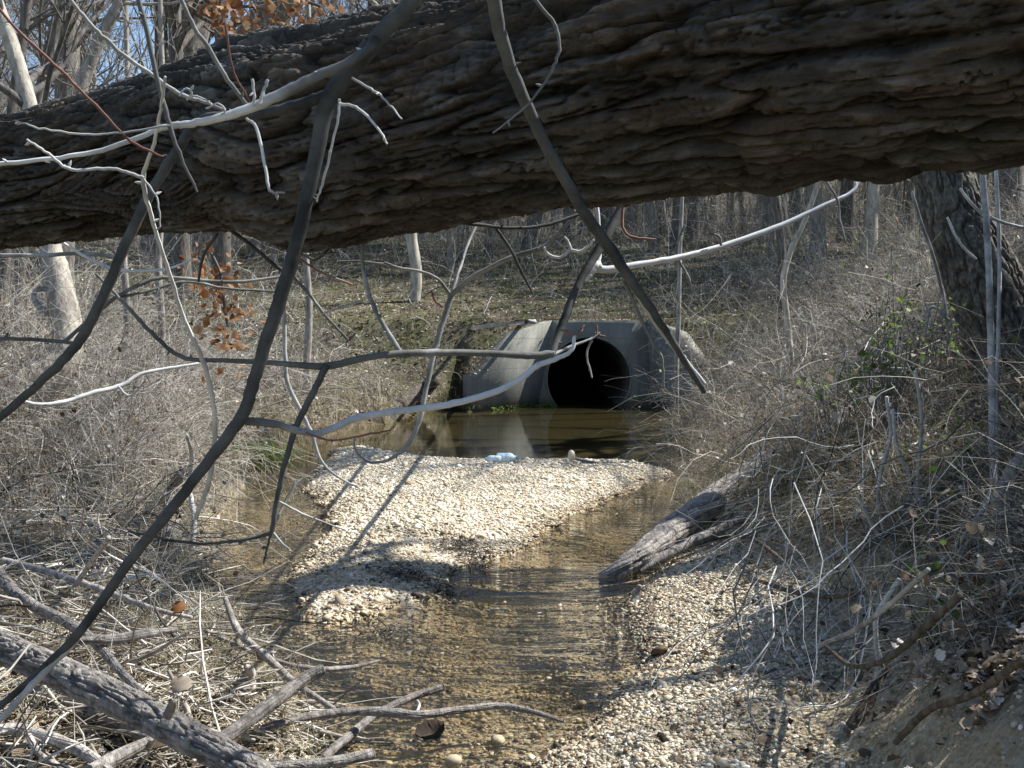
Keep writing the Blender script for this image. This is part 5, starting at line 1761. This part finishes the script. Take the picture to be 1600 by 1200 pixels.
brush(mb, 420, 19.6, 22.65, .75, .0032, 1050, 1230, 1.0, lambda x, y, z, sw_, rt_, ee_: rt_ > .5, (.45, .28), 1.0, 6)
brush(mb, 500, 17, 22.3, .7, .0032, 560, 740, 1.0, lambda x, y, z, sw_, rt_, ee_: (rt_ < .5) & (sw_ < 1.2), (.35, .28), 1.0, 6)
brush(mb, 1100, 9, 20, 1.5, .0035, -100, 640, 1.6, lambda x, y, z, sw_, rt_, ee_: rt_ < .5, (.5, .28), 1.2, 8)
brush(mb, 12000, 15, 36, .9, .0030, -100, 1700, 1.4, lambda x, y, z, sw_, rt_, ee_: (fbm2(x, y, .35, 2) > -.15) & ((np.abs(x / y - .0) > .17) | (rng.random(len(x)) < .22)), (.46, .28), 1.2, 4, .04)
brush(mb, 5200, 28, 60, 2.0, .0035, -100, 1700, 2.0, None, (.45, .25), 1.2, 4, .03)
brush(mb, 2600, 55, 110, 4.0, .006, -100, 1700, 2.6, None, (.42, .2), 1.2, 4, .03)
tag(mb.build("undergrowth", M['twig']), kind="stuff")
mb = MB()
pts_ = np.concatenate(BL)
pts_ = pts_[(pts_[:, 1] < 40)]
pts_ = pts_[rng.random(len(pts_)) < .35] + 0
leaves(mb, pts_ + rng.normal(0, .015, pts_.shape), U(.02, .05, len(pts_)) * (1 + pts_[:, 1] * .01), np.clip(rng.normal(.5, .3, len(pts_)), 0, 1), 1.2)
tag(mb.build("clinging_dead_leaves", M['litter'], smooth=False), kind="stuff")
mb = MB()
pts_ = np.concatenate(BL[:4])
pts_ = pts_[(pts_[:, 1] < 20) & (fbm2(pts_[:, 0], pts_[:, 1], 1.4, 2, 5.) > .12)]
pts_ = pts_[rng.random(len(pts_)) < .6]
leaves(mb, pts_ + rng.normal(0, .02, pts_.shape), U(.018, .042, len(pts_)), np.clip(rng.normal(.5, .3, len(pts_)), 0, 1), 1.2)
tag(mb.build("green_vine_leaves", M['green'], smooth=False), kind="stuff")
mb = MB()
for n_, y0, y1, L0, r0 in ((700, 27, 45, 3.6, .010), (900, 40, 75, 5.0, .013), (600, 70, 115, 6, .018)):
    x, y, z, sw_, rt_, ee_ = land(n_, y0, y1, 1.15)
    m_ = len(x)
    cv = curvy(np.stack([x, y, z - .05], -1), rng.normal(size=(m_, 3)) * np.array([.13, .13, .1]) + np.array([0, 0, 1.0]), L0 * U(.5, 1.2, m_), 9, .07, 0)
    rr_ = (r0 * U(.4, 1.2, m_))[:, None] * np.linspace(1, .3, 9)[None]
    mb.add(*tubes(cv, rr_, 5, np.clip(rng.normal(.42, .2, m_), 0, 1)))
    c2_, r2_ = children_of(cv, rr_, m_ * 9, .2, 1, (.4, 1.0), (.15, .4), 5, .15, .2, (.4, .7), minr=r0 * .28)
    mb.add(*tubes(c2_, r2_, 3, .42))
tag(mb.build("sapling_thicket", M['stem']), kind="stuff")

# creeping green shrub patches high right + yellow-green leafy sprigs
mb = MB()


def sprig(name, label, px, py, d_, n_, spx, spz, mat, size, group=None):
    o3 = P(px, py, d_)
    g_ = tz(o3[0], o3[1])
    root = empty(name, (o3[0], o3[1], g_), label, "shrub", group)
    mb1, mb2 = MB(), MB()
    base = np.array([o3[0], o3[1], g_ - .05])
    tips = o3 + rng.normal(size=(14, 3)) * np.array([spx, spx, spz])
    cv = []
    for t_ in tips:
        mid = base * .45 + t_ * .55 + rng.normal(0, .08, 3) + np.array([0, 0, .12])
        cv.append(crom([base + rng.normal(0, .04, 3), mid, t_], 4))
    cv = np.array(cv)
    mb1.add(*tubes(cv, np.linspace(.004, .0018, cv.shape[1])[None].repeat(14, 0), 5, .4))
    j = rng.integers(0, 14, n_)
    kk_ = rng.integers(cv.shape[1] - 4, cv.shape[1], n_)
    pp_ = cv[j, kk_] + rng.normal(0, .04, (n_, 3))
    leaves(mb2, pp_, U(.6, 1.3, n_) * size, U(.3, 1, n_), .8)
    o0 = np.array([o3[0], o3[1], g_])
    mb1.build("stems", M['stem'], root, origin=o0)
    mb2.build("leaves", M[mat], root, smooth=False, origin=o0)


def leaf_spray(name, label, pts, n_, depth, size, spread=(.10, .12, .07)):
    o3 = P(pts[0][0], pts[0][1], depth)
    root = empty(name, o3, label, "branch")
    mb1, mb2 = MB(), MB()
    stick(mb1, [(a_, b_, 2.5) for a_, b_ in pts], depth, depth, 6, .35)
    cc_, _ = poly_curve([(a_, b_, 2) for a_, b_ in pts], depth, depth, 10)
    j = rng.integers(0, len(cc_), n_)
    pp_ = cc_[j] + rng.normal(size=(n_, 3)) * np.array(spread) + np.array([0, 0, -.05])
    leaves(mb2, pp_, U(.7, 1.4, n_) * size, U(.1, 1, n_), 1.5)
    mb1.build("twig", M['stem'], root, origin=o3)
    mb2.build("leaves", M['oakleaf'], root, smooth=False, origin=o3)


sprig("leafy_shrub", "yellow green leafy sprig in the brambles nearest the pipe side of the right bank", 1310, 588, 7.6, 60, .18, .06, 'green', .05)
sprig("leafy_shrub", "yellow green leafy sprig beside the rough trunk high in the brambles", 1392, 500, 7.2, 70, .10, .22, 'green', .045)
sprig("leafy_shrub", "bright leafed shrub stem right of the first sprig among grey canes", 1365, 575, 7.4, 60, .12, .08, 'green', .05)
sprig("leafy_shrub", "green shrub leaves low against the dark lower right bank", 1465, 930, 4.4, 45, .10, .12, 'green', .045)
sprig("leafy_shrub", "greenish sprig against the dark edge of the rough trunk", 1470, 480, 7.0, 40, .05, .15, 'green', .04)
leaf_spray("oak_sprig", "hanging cluster of orange dead oak leaves over the left bank", [(330, 395), (345, 430), (350, 470), (356, 510)], 150, 5.0, .036, (.07, .07, .10))


leaf_spray("oak_leaf_branch", "spray of rusty orange oak leaves above the log at top left", [(300, -70), (335, -15), (350, 10), (390, 10), (430, 15)], 190, 6.0, .045, (.07, .10, .07))
leaf_spray("oak_leaf_branch", "smaller spray of orange oak leaves at the top edge left of the forked sapling", [(450, -50), (470, -5), (500, 10)], 90, 6.2, .045)

def evergreen(label, x, y, rx, h):  # dense bush outside the view, added to throw shade on the right bank
    g_ = tz(x, y)
    root = empty("shade_bush", (x, y, g_), label, "bush", "unseen evergreen bushes added to shade the right bank")
    h += .45
    n_ = int(4200 * rx * h)
    u_ = rng.normal(size=(n_, 3))
    u_ /= np.linalg.norm(u_, axis=1)[:, None]
    rad_ = U(.35, 1, n_)[:, None] ** .5
    pp_ = u_ * rad_ * np.array([rx, rx, h * .5]) + np.array([0, 0, h * .5])
    pp_ += .25 * np.stack([fbm2(pp_[:, 0] + x, pp_[:, 2] + y, 2, 2, k) for k in (1., 5., 9.)], -1)
    mb1, mb2 = MB(), MB()
    leaves(mb2, pp_, U(.05, .10, n_), U(0, .7, n_), .8)
    m_ = 30
    cv = curvy(np.zeros((m_, 3)) + rng.normal(0, .12, (m_, 3)) * np.array([1, 1, 0]), rng.normal(size=(m_, 3)) * np.array([.6, .6, .2]) + np.array([0, 0, 1]), U(.6, .95, m_) * h, 7, .1, -.1)
    mb1.add(*tubes(cv, np.linspace(.014, .004, 7)[None].repeat(m_, 0), 5, .3))
    mb1.build("stems", M['stem'], root, origin=(0, 0, 0))
    mb2.build("leaves", M['darkleaf'], root, smooth=False, origin=(0, 0, 0))


for x, y, rx, h, lab in ((3.9, 3.0, .9, 1.5, "unseen evergreen bush added for shade on the right bank nearest the camera"), (4.3, 4.4, .9, 1.15, "unseen evergreen bush added for shade, second along the right bank"), (4.5, 5.8, .95, 1.7, "wide unseen bush added for shade on the right bank short of the oak"),
                         (5.3, 7.3, .9, .7, "low bush added for shade on the right bank beside the oak trunk"), (6.1, 8.9, 1.0, 1.1, "bush added for shade on the right bank past the oak"), (6.8, 10.8, 1.1, 2.1, "tall bush added for shade furthest up the right bank"),
                         (5.7, 5.0, 1.1, 2.2, "tall unseen bush added for shade, set back on the right bank")):
    evergreen(lab, x, y, rx, h)

# roots/vines curtain over the right bank
mb = MB()
n_ = 420
px_ = U(1180, 1750, n_)
d_ = U(4.2, 8.5, n_)
py_ = U(480, 1050, n_)
k = ~((px_ > 1420) & (d_ > 4.9))
px_, d_, py_ = px_[k], d_[k], py_[k]
n_ = len(px_)
x = (px_ - 800) / F * d_
y = d_
z = terrain(x, y)
top = np.stack([x, y, z + U(.2, .9, n_)], -1)
cv = curvy(top, rng.normal(size=(n_, 3)) * np.array([.5, .4, .2]) + np.array([-.25, -.3, -.6]), U(.5, 1.5, n_), 10, .22, -.5)
g_ = terrain(cv[..., 0], cv[..., 1])
cv[..., 2] = np.maximum(cv[..., 2], g_ + .01)
mb.add(*tubes(cv, np.exp(rng.normal(math.log(.0026), .35, n_))[:, None] * np.linspace(1, .6, 10)[None], 5, np.clip(rng.normal(.58, .25, n_), 0, 1)))
tag(mb.build("vine_tangle", M['stem']), kind="stuff")
